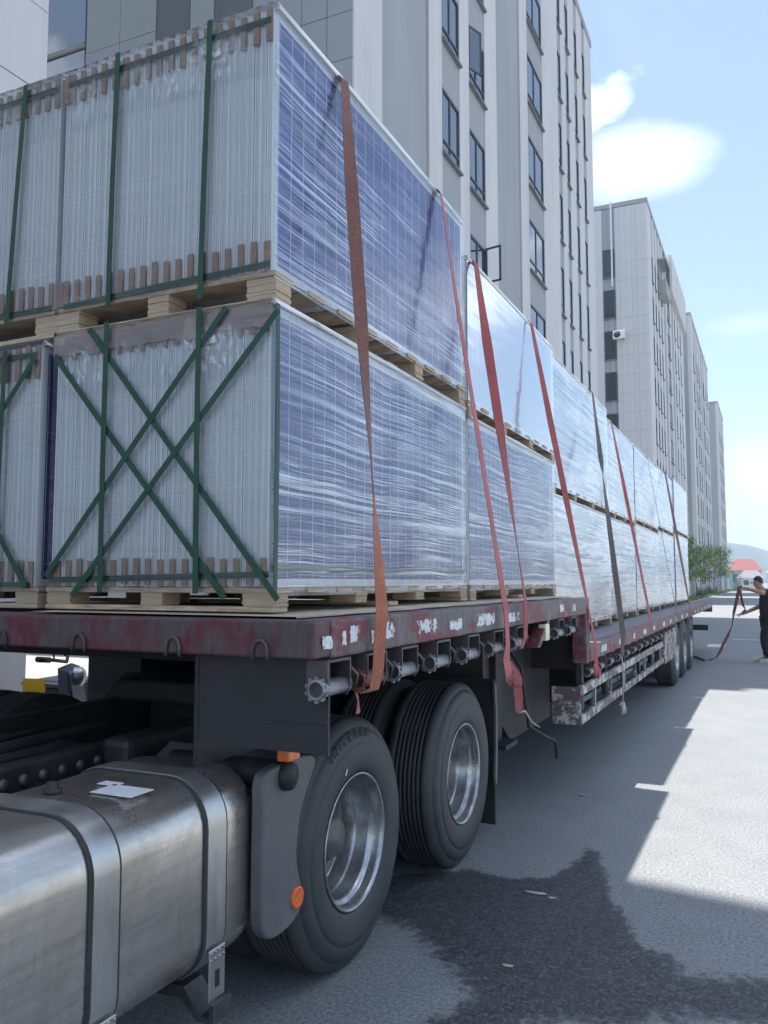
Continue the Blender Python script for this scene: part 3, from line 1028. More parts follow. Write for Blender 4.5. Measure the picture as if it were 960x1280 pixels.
def inst(name, me, parent, loc):
    o = link(name, me, parent)
    o.location = loc
    return o


# ------------------------------------------------------------------ wheels
RT = 0.497


def wheel_meshes():
    # a: distance inwards from the outer face (negative x)
    pr = [(-0.035, 0.285), (-0.018, 0.292), (-0.006, 0.31), (-0.001, 0.345), (0.0, 0.375), (-0.003, 0.392), (-0.006, 0.394), (-0.004, 0.40), (-0.010, 0.43),
          (-0.022, 0.452), (-0.025, 0.453), (-0.027, 0.458), (-0.034, 0.474), (-0.048, 0.489)]
    a = -0.062
    pr += [(a, RT - 0.001)]
    for k in range(7):       # ribs and grooves round the tread
        pr += [(a - 0.0175, RT), (a - 0.018, RT - 0.011), (a - 0.0235, RT - 0.011), (a - 0.024, RT)]
        a -= 0.024
    pr += [(a - 0.03, RT - 0.001), (a - 0.05, 0.485), (a - 0.066, 0.45), (a - 0.07, 0.36), (a - 0.05, 0.29)]
    ty = MB().lathe(pr, 72).mesh('tyre')
    ty.materials.append(M['tyre'])
    rm = MB().lathe([(-0.034, 0.283), (-0.022, 0.288), (-0.018, 0.2945), (-0.010, 0.2925), (-0.010, 0.287), (-0.016, 0.279), (-0.03, 0.274), (-0.052, 0.272), (-0.058, 0.268), (-0.064, 0.254),
                     (-0.075, 0.249), (-0.125, 0.247), (-0.132, 0.242), (-0.140, 0.236), (-0.19, 0.234), (-0.20, 0.228), (-0.205, 0.222)], 72).mesh('rim')
    rm.materials.append(M['rim'])
    dm = MB().lathe([(-0.185, 0.234), (-0.188, 0.226), (-0.176, 0.222), (-0.173, 0.214), (-0.19, 0.205), (-0.205, 0.17), (-0.195, 0.145), (-0.17, 0.135), (-0.168, 0.10), (-0.165, 0.095), (-0.10, 0.09),
                     (-0.085, 0.08), (-0.08, 0.0005)], 60)
    dm = dm.mesh('wheel_disc')
    dm.materials.append(M['disc'])
    hh = MB()
    for k in range(8):
        t = 2 * PI * k / 8 + 0.2
        hh.lathe([(-0.196, 0.024), (-0.186, 0.026), (-0.190, 0.021), (-0.200, 0.020)], 12, 'x', (0, 0.182 * math.cos(t), 0.182 * math.sin(t)))
    hh = hh.mesh('hand_hole_rim')
    hh.materials.append(M['disc'])
    hd = MB()
    for k in range(8):
        t = 2 * PI * k / 8 + 0.2
        hd.lathe([(-0.1935, 0.021), (-0.1935, 0.0005)], 12, 'x', (0, 0.182 * math.cos(t), 0.182 * math.sin(t)))
    hd = hd.mesh('hand_hole')
    hd.materials.append(M['dark'])
    nut = MB().lathe([(0, 0.016), (0.03, 0.015), (0.034, 0.006), (0.034, 0.0005)], 6, 'x').mesh('wheel_nut')
    nut.materials.append(M['disc'])
    # the rim sits inside the bead: everything below 0.30 m shrinks a little
    for me in (rm, dm, hh, hd):
        for v in me.vertices:
            v.co.y *= 0.925; v.co.z *= 0.925
    for me in (dm, hh, hd):
        for v in me.vertices:
            v.co.x -= 0.02
    for v in ty.vertices:
        r = math.hypot(v.co.y, v.co.z)
        if r < 0.36:
            k = (0.36 - (0.36 - r) * (0.36 - 0.285 * 0.925) / (0.36 - 0.285)) / r
            v.co.y *= k; v.co.z *= k
    return ty, rm, dm, hh, hd, nut


WM = wheel_meshes()


def wheel(root, x, y, side=1, dual=True, z=RT, detail=True):
    """outer face at world x; side +1: faces +x"""
    ty, rm, dm, hh, hd, nut = WM
    w = link('wheel', ty, root)
    w.location = Vector((x, y, z)) - Vector(root.location)
    w.rotation_euler = (rnd.uniform(0, 6), 0, 0 if side > 0 else PI)
    inst('rim', rm, w, (0, 0, 0))
    inst('wheel_disc', dm, w, (0, 0, 0))
    if detail:
        inst('hand_hole_rim', hh, w, (0, 0, 0))
        inst('hand_hole', hd, w, (0, 0, 0))
        for k in range(10):
            t = 2 * PI * k / 10
            inst('wheel_nut', nut, w, (-0.192, 0.118 * math.cos(t), 0.118 * math.sin(t)))
    if dual:
        v = link('inner_tyre', ty, root)
        v.location = Vector((x - side * 0.33, y, z)) - Vector(root.location)
        v.rotation_euler = (rnd.uniform(0, 6), 0, 0 if side > 0 else PI)
    return w


def strip(m, pts, width, axis=Vector((0, 1, 0)), th=0.003, angles=None, mi=0, n_sub=1, slack=0.0):
    """flat webbing along pts; its width direction is axis turned about the path by angles (degrees)"""
    pts = [Vector(p) for p in pts]
    if angles is None:
        angles = [0] * len(pts)
    wd = width if isinstance(width, (list, tuple)) else [width] * len(pts)
    P, A, Wd = [], [], []
    for i in range(len(pts) - 1):
        for k in range(n_sub):
            f = k / n_sub
            P.append(pts[i].lerp(pts[i + 1], f)); A.append(angles[i] * (1 - f) + angles[i + 1] * f); Wd.append(wd[i] * (1 - f) + wd[i + 1] * f)
    P.append(pts[-1]); A.append(angles[-1]); Wd.append(wd[-1])
    prev = None
    for i, p in enumerate(P):
        t = (P[min(i + 1, len(P) - 1)] - P[max(i - 1, 0)]).normalized()
        w = (axis - t * axis.dot(t)).normalized()
        w = Matrix.Rotation(R(A[i] + (7 * mnoise.noise(p * 3.1) if n_sub > 1 else 0)), 3, t) @ w
        n = t.cross(w)
        r = m.ring([p + w * Wd[i] / 2 + n * th / 2, p - w * Wd[i] / 2 + n * th / 2, p - w * Wd[i] / 2 - n * th / 2, p + w * Wd[i] / 2 - n * th / 2])
        if prev:
            m.bridge(prev, r, mi=mi, smooth=False)
        else:
            m.cap(r[::-1], mi)
        prev = r
    m.cap(prev, mi)
    return m


# ------------------------------------------------------------------ semi trailer
ZU, ZL = 1.44, 1.08       # upper and lower deck
XR, XLf = -1.25, -4.25    # deck edges


def trailer():
    t = thing('semi_trailer', 'worn dark red flatbed trailer with a raised front deck, carrying the wrapped pallets', 'trailer', (-2.75, 2.22, 0))

    def p(m, name, mat, parent=None):
        return wb(m, name, mat, t, parent)
    p(MB().box(-4.15, -1.352, 2.322, 6.30, ZU - 0.04, ZU - 0.004), 'upper_deck_floor', M['deckfloor'])
    p(MB().box(XLf, XR - 0.003, 2.22, 2.32, 1.325, ZU, 0.008), 'front_beam', M['red'])
    p(MB().box(-1.35, XR, 2.323, 6.298, 1.32, ZU, 0.008), 'side_rail', M['rail'])
    p(MB().box(XLf, -4.152, 2.323, 6.298, 1.32, ZU, 0.008), 'side_rail', M['rail'])
    p(MB().box(-1.36, XR, 6.30, 6.42, 0.955, ZU - 0.005, 0.008), 'step_post', M['rail'])
    p(MB().prism([(6.295, 1.318), (6.295, 1.20), (5.95, 1.318)], -1.345, -1.30), 'step_gusset', M['rail'])
    p(MB().prism([(5.15, 1.318), (5.22, 1.318), (4.97, 1.17), (4.90, 1.17)], -1.33, -1.26), 'stake_bracket', M['rail'])
    p(MB().box(-1.30, -1.252, 5.08, 5.17, 1.20, 1.30, 0.004), 'marker_plate', M['cream'])
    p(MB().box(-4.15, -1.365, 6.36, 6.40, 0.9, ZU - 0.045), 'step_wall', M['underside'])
    # gooseneck underneath the raised deck
    for x in (-2.15, -3.2):
        m = MB().box(x - 0.09, x + 0.09, 2.5, 6.34, 1.30, 1.318).box(x - 0.09, x + 0.09, 4.3, 6.34, 1.02, 1.04).box(x - 0.008, x + 0.008, 4.3, 6.34, 1.042, 1.298)
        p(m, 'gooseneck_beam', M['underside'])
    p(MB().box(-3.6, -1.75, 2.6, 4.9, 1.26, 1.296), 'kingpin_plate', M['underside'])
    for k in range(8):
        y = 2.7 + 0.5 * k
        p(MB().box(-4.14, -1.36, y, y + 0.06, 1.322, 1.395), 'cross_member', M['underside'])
    p(MB().prism([(5.15, 1.30), (6.9, 1.0), (6.9, 0.46), (5.75, 0.46), (5.15, 0.86)], -3.7, -1.68), 'gooseneck_housing', M['chassis'])
    p(MB().box(-4.2, -3.75, 4.35, 6.2, 0.5, 1.25), 'far_side_blocker', M['chassis'])  # added dark box, keeps sunlit ground from showing under the deck
    p(MB().box(-1.75, -1.64, 5.3, 5.42, 0.521, 1.3, 0.006), 'landing_leg', M['chassis'])
    p(MB().box(-1.85, -1.56, 5.24, 5.5, 0.49, 0.52), 'landing_foot', M['chassis'])
    p(MB().tube([(-1.6, 5.36, 1.15), (-1.5, 5.4, 1.0), (-1.46, 5.42, 0.62), (-1.42, 5.75, 0.5), (-1.40, 5.9, 0.45), (-1.40, 5.93, 0.33)], 0.011, 8), 'crank_handle', M['chassis'])
    # black sheet hanging under the front beam
    m = MB()
    m.box(-1.73, -1.245, 2.295, 2.305, 1.03, 1.322).box(-1.5, -1.245, 2.290, 2.294, 1.115, 1.121)
    p(m, 'front_flap', M['rubbersheet'])
    p(MB().box(-1.75, -1.735, 2.295, 3.0, 0.95, 1.322), 'flap_stay', M['rubbersheet'])
    # lashing hooks under the front beam
    for x in (-2.92, -2.56, -2.184, -1.778, -1.442):
        m = MB()
        pts = [(x - 0.028, 2.212, 1.318)] + [(x - 0.028 * math.cos(a), 2.211, 1.345 + 0.034 * math.sin(a)) for a in [k * PI / 8 for k in range(9)]] + [(x + 0.028, 2.212, 1.318)]
        m.tube(pts, 0.0055, 8)
        p(m, 'rope_hook', M['steel'])
    # lower deck
    p(MB().box(-4.15, -1.352, 6.42, 20.9, ZL - 0.04, ZL - 0.004), 'lower_deck_floor', M['deckfloor'])
    p(MB().box(-1.35, XR, 6.422, 20.9, 0.965, ZL, 0.008), 'side_rail', M['rail'])
    p(MB().box(XLf, -4.152, 6.422, 20.9, 0.965, ZL, 0.008), 'side_rail', M['rail'])
    p(MB().box(XLf, XR, 20.902, 21.0, 0.86, ZL, 0.008), 'rear_beam', M['rail'])
    for x in (-2.1, -3.4):
        m = MB().box(x - 0.1, x + 0.1, 6.9, 20.6, 1.01, 1.035).box(x - 0.1, x + 0.1, 6.9, 20.6, 0.5, 0.525).box(x - 0.01, x + 0.01, 6.9, 20.6, 0.526, 1.008)
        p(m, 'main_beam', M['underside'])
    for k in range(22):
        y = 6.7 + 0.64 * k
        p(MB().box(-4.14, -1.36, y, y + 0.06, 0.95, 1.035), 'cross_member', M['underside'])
    # torn reflective tape on the rail faces
    r = random.Random(3)

    def tape(y, w, z0, h):
        bm = bmesh.new()
        nx, nz = 14, 6
        g = [[bm.verts.new((XR + 0.002, y + w * i / nx, z0 + h * j / nz)) for i in range(nx + 1)] for j in range(nz + 1)]
        for j in range(nz):
            for i in range(nx):
                bm.faces.new((g[j][i], g[j][i + 1], g[j + 1][i + 1], g[j + 1][i]))
        me = bpy.data.meshes.new('reflective_tape')
        bmesh.ops.translate(bm, verts=bm.verts, vec=-Vector(t.location))
        bm.to_mesh(me); bm.free()
        me.materials.append(M['tape'])
        ys, zs = y - t.location.y, z0
        edge_attr(me, lambda c: min(1.0, min((c.y - ys) / w, 1 - (c.y - ys) / w, (c.z - zs) / h, 1 - (c.z - zs) / h) * 5))
        link('reflective_tape', me, t)
    for y, w, z0, h in ((2.25, 0.085, 1.345, 0.055), (2.385, 0.04, 1.35, 0.06), (2.44, 0.07, 1.35, 0.075), (2.60, 0.05, 1.34, 0.06), (2.70, 0.13, 1.35, 0.075), (2.99, 0.28, 1.345, 0.075), (3.36, 0.2, 1.345, 0.06),
                        (3.70, 0.36, 1.34, 0.08), (4.22, 0.30, 1.34, 0.07), (5.42, 0.16, 1.35, 0.07), (5.8, 0.14, 1.345, 0.07)):
        tape(y, w, z0, h)
    for k in range(17):
        tape(6.9 + 0.82 * k + r.uniform(-.1, .1), r.uniform(0.15, 0.4), 0.985, 0.075)
    # winches: bracket plates with a drum between
    def bracket():
        m = MB()
        m.prism([(-0.075, 0.0), (0.0, 0.0), (0.0, -0.085), (-0.012, -0.12), (-0.06, -0.12), (-0.075, -0.085)], -0.0, 0.008, 'y')
        m.prism([(-0.075, 0.0), (0.0, 0.0), (0.0, -0.085), (-0.012, -0.12), (-0.06, -0.12), (-0.075, -0.085)], 0.15, 0.158, 'y')
        m.box(-0.075, -0.0, 0.009, 0.149, -0.008, 0.0)
        m.tube([(-0.01, 0.165, -0.03), (0.01, 0.185, -0.06), (0.0, 0.185, -0.10)], 0.006, 6)
        return m.mesh('winch')

    def drum():
        m = MB()
        m.lathe([(-0.022, 0.024), (-0.024, 0.033), (-0.004, 0.035), (-0.002, 0.030), (0.0, 0.027), (0.175, 0.027), (0.178, 0.02), (0.178, 0.0005)], 18, 'y', (-0.03, 0, -0.088))
        m.lathe([(-0.022, 0.026), (0.02, 0.024), (0.021, 0.0005)], 18, 'y', (-0.03, 0, -0.088))
        for k in range(10):
            a = 2 * PI * k / 10
            m.box(-0.005, 0.005, -0.02, -0.008, 0.032, 0.040, M=Matrix.Translation((-0.03, 0, -0.088)) @ Matrix.Rotation(a, 4, 'Y'))
        return m.mesh('drum')
    bme, dme = bracket(), drum()
    bme.materials.append(M['steel'])
    dme.materials.append(M['drum'])
    dred = dme.copy()
    dred.materials[0] = M['drumred']
    ys = [2.26, 2.54, 2.83, 3.19, 3.58, 3.97, 4.37, 5.35, 5.72]
    for i, y in enumerate(ys):
        w = inst('winch', bme, t, Vector((XR + 0.01, y + 0.02, 1.318)) - t.location)
        inst('drum', dred if i == 1 else dme, w, (0, 0, 0))
    for k in range(13):
        w = inst('winch', bme, t, Vector((XR - 0.012, 6.5 + 0.46 * k, 0.962)) - t.location)
        inst('drum', dme, w, (0, 0, 0))
    # side guard
    y0 = 6.15
    p(MB().box(-1.48, -1.268, y0 - 0.012, y0, 0.53, 0.80, 0.004), 'guard_end_plate', M['guard'])
    for z0, h in ((0.735, 0.066), (0.53, 0.062)):
        p(MB().box(-1.30, -1.268, y0 + 0.002, 11.3, z0, z0 + h, 0.005), 'guard_rail', M['guard'])
    for k in range(7):
        p(MB().box(-1.294, -1.272, y0 + 0.55 + 0.72 * k, y0 + 0.585 + 0.72 * k, 0.593, 0.734), 'guard_post', M['drum'] if k % 2 == 0 else M['guard'])
    for z in (0.63, 0.70):
        p(MB().box(-1.40, -1.37, y0 + 0.05, 11.2, z - 0.02, z + 0.02), 'guard_pipe', M['teal_pipe'])
    for k in range(6):
        p(MB().box(-1.345, -1.303, y0 + 0.2 + k, y0 + 0.28 + k, 0.60, 0.962), 'guard_hanger', M['chassis'])
    p(MB().box(-1.31, -1.262, 11.35, 12.85, 0.50, 0.90, 0.01), 'guard_rear_plate', M['guard'])
    p(MB().box(-2.0, -1.45, 7.4, 10.5, 0.5, 0.94), 'tool_box', M['underside'])
    # axles
    for y in (13.45, 14.72, 15.99):
        wheel(t, -1.31, y, 1, False)
        wheel(t, -4.19, y, -1, False, detail=False)
        p(MB().tube([(-4.0, y, RT), (-1.5, y, RT)], 0.07, 12), 'axle', M['underside'])
    p(MB().box(-1.85, -1.35, 16.75, 16.76, 0.25, 0.93), 'mud_flap', M['rubbersheet'])
    p(MB().box(-4.1, -1.32, 20.4, 20.5, 0.46, 0.58), 'rear_bumper', M['chassis'])
    for x in (-1.9, -3.6):
        p(MB().box(x - .05, x + .05, 20.42, 20.48, 0.581, 1.0), 'bumper_stay', M['chassis'])
    return t


trailer()


# ------------------------------------------------------------------ tractor
def rrect(x0, x1, z0, z1, r, n=7):
    """rounded rectangle outline in (x, z)"""
    out = []
    for cx, cz, a0 in ((x1 - r, z1 - r, 0), (x0 + r, z1 - r, 90), (x0 + r, z0 + r, 180), (x1 - r, z0 + r, 270)):
        for k in range(n):
            a = R(a0 + 90 * k / (n - 1))
            out.append((cx + r * math.cos(a), cz + r * math.sin(a)))
    return out


def tractor():
    t = thing('tractor_truck', 'black tractor chassis with a big silver fuel tank and steel wheels under the trailer front', 'truck', (-2.75, 3.7, 0))

    def p(m, name, mat, parent=None):
        return wb(m, name, mat, t, parent)
    for x in (-2.33, -3.17):
        rail = p(MB().box(x - 0.04, x + 0.04, -0.6, 5.35, 0.68, 0.95, 0.006), 'chassis_rail', M['chassis'])
    bolt = MB().lathe([(0, 0.022), (0.012, 0.02), (0.016, 0.012), (0.016, 0.0005)], 8, 'x').mesh('bolt')
    bolt.materials.append(M['steel'])
    for k in range(22):
        inst('bolt', bolt, t, Vector((-2.289, 0.9 + 0.085 * k, 0.90)) - t.location)
    for y in (0.4, 1.6, 2.5, 3.7, 5.0):
        p(MB().box(-3.12, -2.38, y, y + 0.09, 0.72, 0.92), 'cross_member', M['chassis'])
    p(MB().tube([(-2.42, 0.2, 0.99), (-2.40, 1.5, 0.98), (-2.42, 2.6, 1.0)], 0.02, 8), 'air_line', M['chassis'])
    p(MB().tube([(-2.50, 0.2, 0.97), (-2.47, 1.2, 0.985), (-2.55, 2.6, 1.0)], 0.014, 8), 'air_line', M['chassis'])
    p(MB().box(-3.1, -2.4, 3.4, 4.2, 0.952, 1.06, 0.02), 'fifth_wheel', M['chassis'])
    p(MB().box(-3.12, -2.38, 0.2, 2.3, 0.955, 0.975), 'catwalk', M['chassis'])
    p(MB().box(-2.30, -2.16, 2.45, 3.2, 0.86, 0.98, 0.03), 'axle_cover', M['chassis'])
    for y in (3.17, 4.51):
        wheel(t, -1.572, y, 1, True)
        wheel(t, -3.93, y, -1, True, detail=False)
        p(MB().tube([(-3.7, y, RT), (-1.8, y, RT)], 0.09, 12), 'axle', M['underside'])
    # embossed maker's letters round the near tyre
    letters('HMTERRA', t, (-1.572, 3.17, RT), 0.418, 42, -9)
    m = MB()
    m.box(0, 0.0015, -0.013, 0.013, -0.004, 0.004)
    o = m.build('tyre_mark', M['paper'], t)
    o.location = Vector((-1.571, 3.05, RT + 0.30)) - t.location
    o.rotation_euler = (R(58), 0, 0)
    # fuel tank
    X0, X1, Z0, Z1, RR = -2.15, -1.585, 0.35, 0.95, 0.145
    ya, yb, er = 0.95, 2.475, 0.11

    def tank_ring(m, inset, y, grow=0.0):
        return m.ring([(x, y, z) for x, z in rrect(X0 + inset - grow, X1 - inset + grow, Z0 + inset - grow, Z1 - inset + grow, RR - inset * 0.6 + grow, 9)])
    m = MB()
    rings = []
    for k in range(7):
        a = PI / 2 * k / 6
        rings.append(tank_ring(m, er * (1 - math.sin(a)), ya + er * (1 - math.cos(a))))
    for y in [1.2, 1.45, 1.6, 1.85, 2.05, 2.2]:
        rings.append(tank_ring(m, 0.004 * (1 if y in (1.45, 1.85, 2.05) else 0), y))
    for k in range(7):
        a = PI / 2 * k / 6
        rings.append(tank_ring(m, er * (1 - math.cos(a)), yb - er * (1 - math.sin(a))))
    for a, b in zip(rings, rings[1:]):
        m.bridge(a, b)
    m.cap(rings[0][::-1]); m.cap(rings[-1])
    tank = p(m, 'fuel_tank', M['tank'])
    for y in (1.675, 2.15):
        for grow, d0, d1, mat, nm in ((0.004, -0.012, 0.104, 'strapedge', 'strap_liner'), (0.0085, 0.0, 0.092, 'tankstrap', 'tank_strap')):
            m = MB()
            A = tank_ring(m, 0, y + d0, grow - 0.006); B = tank_ring(m, 0, y + d0, grow)
            C = tank_ring(m, 0, y + d1, grow); D = tank_ring(m, 0, y + d1, grow - 0.006)
            m.bridge(A, B); m.bridge(B, C); m.bridge(C, D); m.bridge(D, A)
            o = smooth_auto(p(m, nm, M[mat], tank), 50)
        # buckle plate, slot, rivets and the hook of the cradle
        m = MB()
        m.box(-1.576, -1.570, y + 0.006, y + 0.086, 0.30, 0.45, 0.003)
        p(m, 'buckle_plate', M['tankstrap'], tank)
        m = MB()
        m.box(-1.5695, -1.568, y + 0.036, y + 0.056, 0.335, 0.385)
        p(m, 'buckle_slot', M['dark'], tank)
        m = MB()
        for i in range(4):
            for j in range(2):
                m.lathe([(0, 0.006), (0.004, 0.004), (0.005, 0.0005)], 8, 'x', (-1.570, y + 0.014 + 0.021 * i, 0.42 + 0.02 * j))
        p(m, 'rivet', M['drum'], tank)
        m = MB()
        m.prism([(-2.2, 0.335), (-1.66, 0.335), (-1.60, 0.26), (-1.565, 0.26), (-1.565, 0.30), (-1.55, 0.30), (-1.55, 0.245), (-1.61, 0.245), (-1.67, 0.30), (-2.2, 0.29)], y + 0.0, y + 0.09, 'y')
        p(m, 'tank_cradle', M['steel'], tank)
    m = MB().box(-1.815, -1.665, 1.90, 2.0, Z1 + 0.0005, Z1 + 0.0025)
    p(m, 'white_sticker', M['paper'], tank)
    m = MB().box(-1.87, -1.80, 1.985, 2.025, Z1 + 0.0005, Z1 + 0.0025)
    p(m, 'white_sticker', M['paper'], tank)
    m = MB().lathe([(0, 0.028), (0.008, 0.028), (0.010, 0.018), (0.028, 0.018), (0.030, 0.0005)], 14, 'z', (-1.92, 1.86, Z1))
    p(m, 'level_sender', M['rubbersheet'], tank)
    m = MB().lathe([(-0.02, 0.042), (0.02, 0.042), (0.024, 0.052), (0.055, 0.050), (0.062, 0.042), (0.064, 0.0005)], 28, 'z')
    o = m.build('filler_cap', M['cap'], tank)
    o.location = Vector((-1.62, 1.31, 0.90)) - t.location
    o.rotation_euler = (0, R(55), 0)
    m = MB().tube([(-1.575, 1.33, 0.84), (-1.56, 1.345, 0.81), (-1.575, 1.36, 0.78)], 0.008, 8)
    p(m, 'cap_lock', M['drum'], tank)
    # grey plastic mudguard ahead of the first wheel
    m = MB()
    lip = [(2.72, 0.92), (2.66, 0.82), (2.615, 0.745), (2.59, 0.62), (2.61, 0.54), (2.635, 0.48), (2.625, 0.43), (2.57, 0.395), (2.48, 0.385), (2.41, 0.40), (2.375, 0.46), (2.372, 0.62), (2.374, 0.80), (2.380, 0.915), (2.46, 0.94), (2.60, 0.945)]
    sm = []
    for i in range(len(lip)):
        p0, p1, p2, p3 = (Vector(lip[(i + k) % len(lip)]) for k in (-1, 0, 1, 2))
        for f in (0, 0.25, 0.5, 0.75):
            sm.append(0.5 * ((2 * p1) + (p2 - p0) * f + (2 * p0 - 5 * p1 + 4 * p2 - p3) * f * f + (3 * p1 - p0 - 3 * p2 + p3) * f ** 3))
    m.prism(sm, -1.575, -1.525)
    m.prism([(2.50, 0.388), (2.48, 0.40), (2.48, 0.84), (2.56, 0.89), (2.67, 0.945), (2.68, 0.925), (2.57, 0.865), (2.50, 0.82)], -2.15, -1.576)
    guard = p(m, 'mudguard', M['greyplastic'])
    bv = guard.modifiers.new('bevel', 'BEVEL'); bv.width = 0.012; bv.segments = 3; bv.limit_method = 'ANGLE'
    smooth_auto(guard, 40)
    m = MB().lathe([(0, 0.036), (0.010, 0.036), (0.012, 0.03), (0.010, 0.026), (0.013, 0.012), (0.012, 0.0005)], 24, 'x', (-1.525, 2.585, 0.475))
    p(m, 'round_reflector', M['amber'], guard)
    m = MB().lathe([(-0.5, 0.05), (-0.02, 0.05), (0.0, 0.046), (0.004, 0.0005)], 24, 'x', (-1.50, 2.51, 0.90))
    air = p(m, 'air_tank', M['chassis'])
    m = MB().box(-1.54, -1.492, 2.475, 2.55, 0.953, 0.995, 0.004)
    p(m, 'marker_light', M['amber'], air)
    m = MB().tube([(-1.62, 2.475, 0.90), (-1.60, 2.455, 0.905), (-1.60, 2.45, 0.885)], 0.009, 8)
    p(m, 'drain_valve', M['paper'], air)
    # rear flap behind the second wheel with its pale stay
    p(MB().box(-2.15, -1.60, 5.12, 5.135, 0.06, 0.95), 'mud_flap', M['rubbersheet'])
    p(MB().prism([(5.10, 0.95), (5.135, 0.90), (5.15, 0.75), (5.145, 0.50), (5.13, 0.32), (5.10, 0.30), (5.09, 0.36), (5.11, 0.5), (5.115, 0.75), (5.10, 0.88)], -1.600, -1.586), 'flap_stay', M['greyplastic'])
    p(MB().box(-1.75, -1.63, 5.22, 5.30, 0.55, 0.78, 0.01), 'tail_lamp', M['drumred'])
    return t


def letters(text, root, c, r, span, a0):
    """raised sidewall letters set on an arc, each letter a part"""
    n = len(text)
    for i, ch in enumerate(text):
        cu = bpy.data.curves.new('letter', 'FONT')
        cu.body = ch
        cu.size = 0.062
        cu.extrude = 0.001
        cu.align_x = 'CENTER'
        tmp = bpy.data.objects.new('tmp', cu)
        me = bpy.data.meshes.new_from_object(tmp)
        bpy.data.objects.remove(tmp)
        bpy.data.curves.remove(cu)
        me.name = 'letter'
        me.materials.clear()
        me.materials.append(M['tyre_letter'])
        a = R(a0 + span * (i / (n - 1) - 0.5))
        o = link('letter', me, root)
        # text lies in xy: x -> along +y (forward, seen left to right), y -> radial
        rad = Vector((0, math.sin(a), math.cos(a)))
        tan = Vector((0, math.cos(a), -math.sin(a)))
        nrm = Vector((1, 0, 0))
        Mx = Matrix((tan, rad, nrm)).transposed().to_4x4()
        Mx.translation = Vector(c) + rad * r + nrm * -0.0045 - Vector(root.location)
        o.matrix_local = Mx


tractor()


# ------------------------------------------------------------------ pallets of solar panels
def wavy_sheet(name, mat, parent, o, u, v, nu, nv, amp, n, seed, attr=None, smooth=True):
    """film: a grid from o along u and v, pushed a few mm along n"""
    bm = bmesh.new()
    o, u, v, n = Vector(o), Vector(u), Vector(v), Vector(n)
    g = []
    for j in range(nv + 1):
        r = []
        for i in range(nu + 1):
            q = o + u * (i / nu) + v * (j / nv)
            d = amp * (mnoise.noise(Vector((i * 0.13 + seed, j * 0.9, seed))) + 0.6 * mnoise.noise(Vector((i * 0.05, j * 0.3 + seed, 7))))
            r.append(bm.verts.new(q + n * d))
        g.append(r)
    for j in range(nv):
        for i in range(nu):
            f = bm.faces.new((g[j][i], g[j][i + 1], g[j + 1][i + 1], g[j + 1][i]))
            f.smooth = smooth
    me = bpy.data.meshes.new(name)
    bm.to_mesh(me); bm.free()
    if attr:
        lay = me.attributes.new('edge', 'FLOAT', 'POINT')
        for k in range(len(me.vertices)):
            lay.data[k].value = attr((k % (nu + 1)) / nu, (k // (nu + 1)) / nv)
    return link(name, me, parent, mat)


PANELCACHE = {}


def panel_mesh(L, h):
    key = (round(L, 3), round(h, 3))
    if key not in PANELCACHE:
        m = MB()      # x: thickness 0..-.031, y: length, z: height
        lip = 0.0045
        th = 0.0258
        for x in (0, -th + lip):
            m.box(x, x - lip, 0, 0.012, 0, h)
        m.box(-lip - 0.0002, -th + lip + 0.0002, 0.0045, 0.012, 0, h, mi=1)
        m.box(0, -th, 0.0125, L, 0, 0.03).box(0, -th, 0.0125, L, h - 0.03, h)
        m.box(0, -th, L - 0.012, L - 0.0002, 0.0302, h - 0.0302)
        m.box(0, -0.010, 0.0125, 0.035, 0.0302, h - 0.0302)
        fm = m.mesh('solar_panel')
        fm.materials.append(M['alu'])
        fm.materials.append(M['aluweb_shade'])
        g = MB().box(-0.0035, -0.009, 0.036, L - 0.012, 0.031, h - 0.031).mesh('cell_sheet')
        g.materials.append(M['cells'])
        PANELCACHE[key] = (fm, g)
    return PANELCACHE[key]


BLOCKS = None


def block_meshes():
    out = []
    for s in range(3):
        r = random.Random(s)
        m = MB()
        z = 0.0
        for k in range(6):
            h = 1 / 6
            e = r.uniform(-0.003, 0.003)
            m.box(-0.05 + e, 0.05 + e, 0.0 + r.uniform(0, .006), 0.11 + r.uniform(-.004, .0), z + 0.004, z + h - 0.004)
            z += h
        me = m.mesh('block')
        me.materials.append(M['wood'])
        out.append(me)
    return out


BLOCKS = block_meshes()


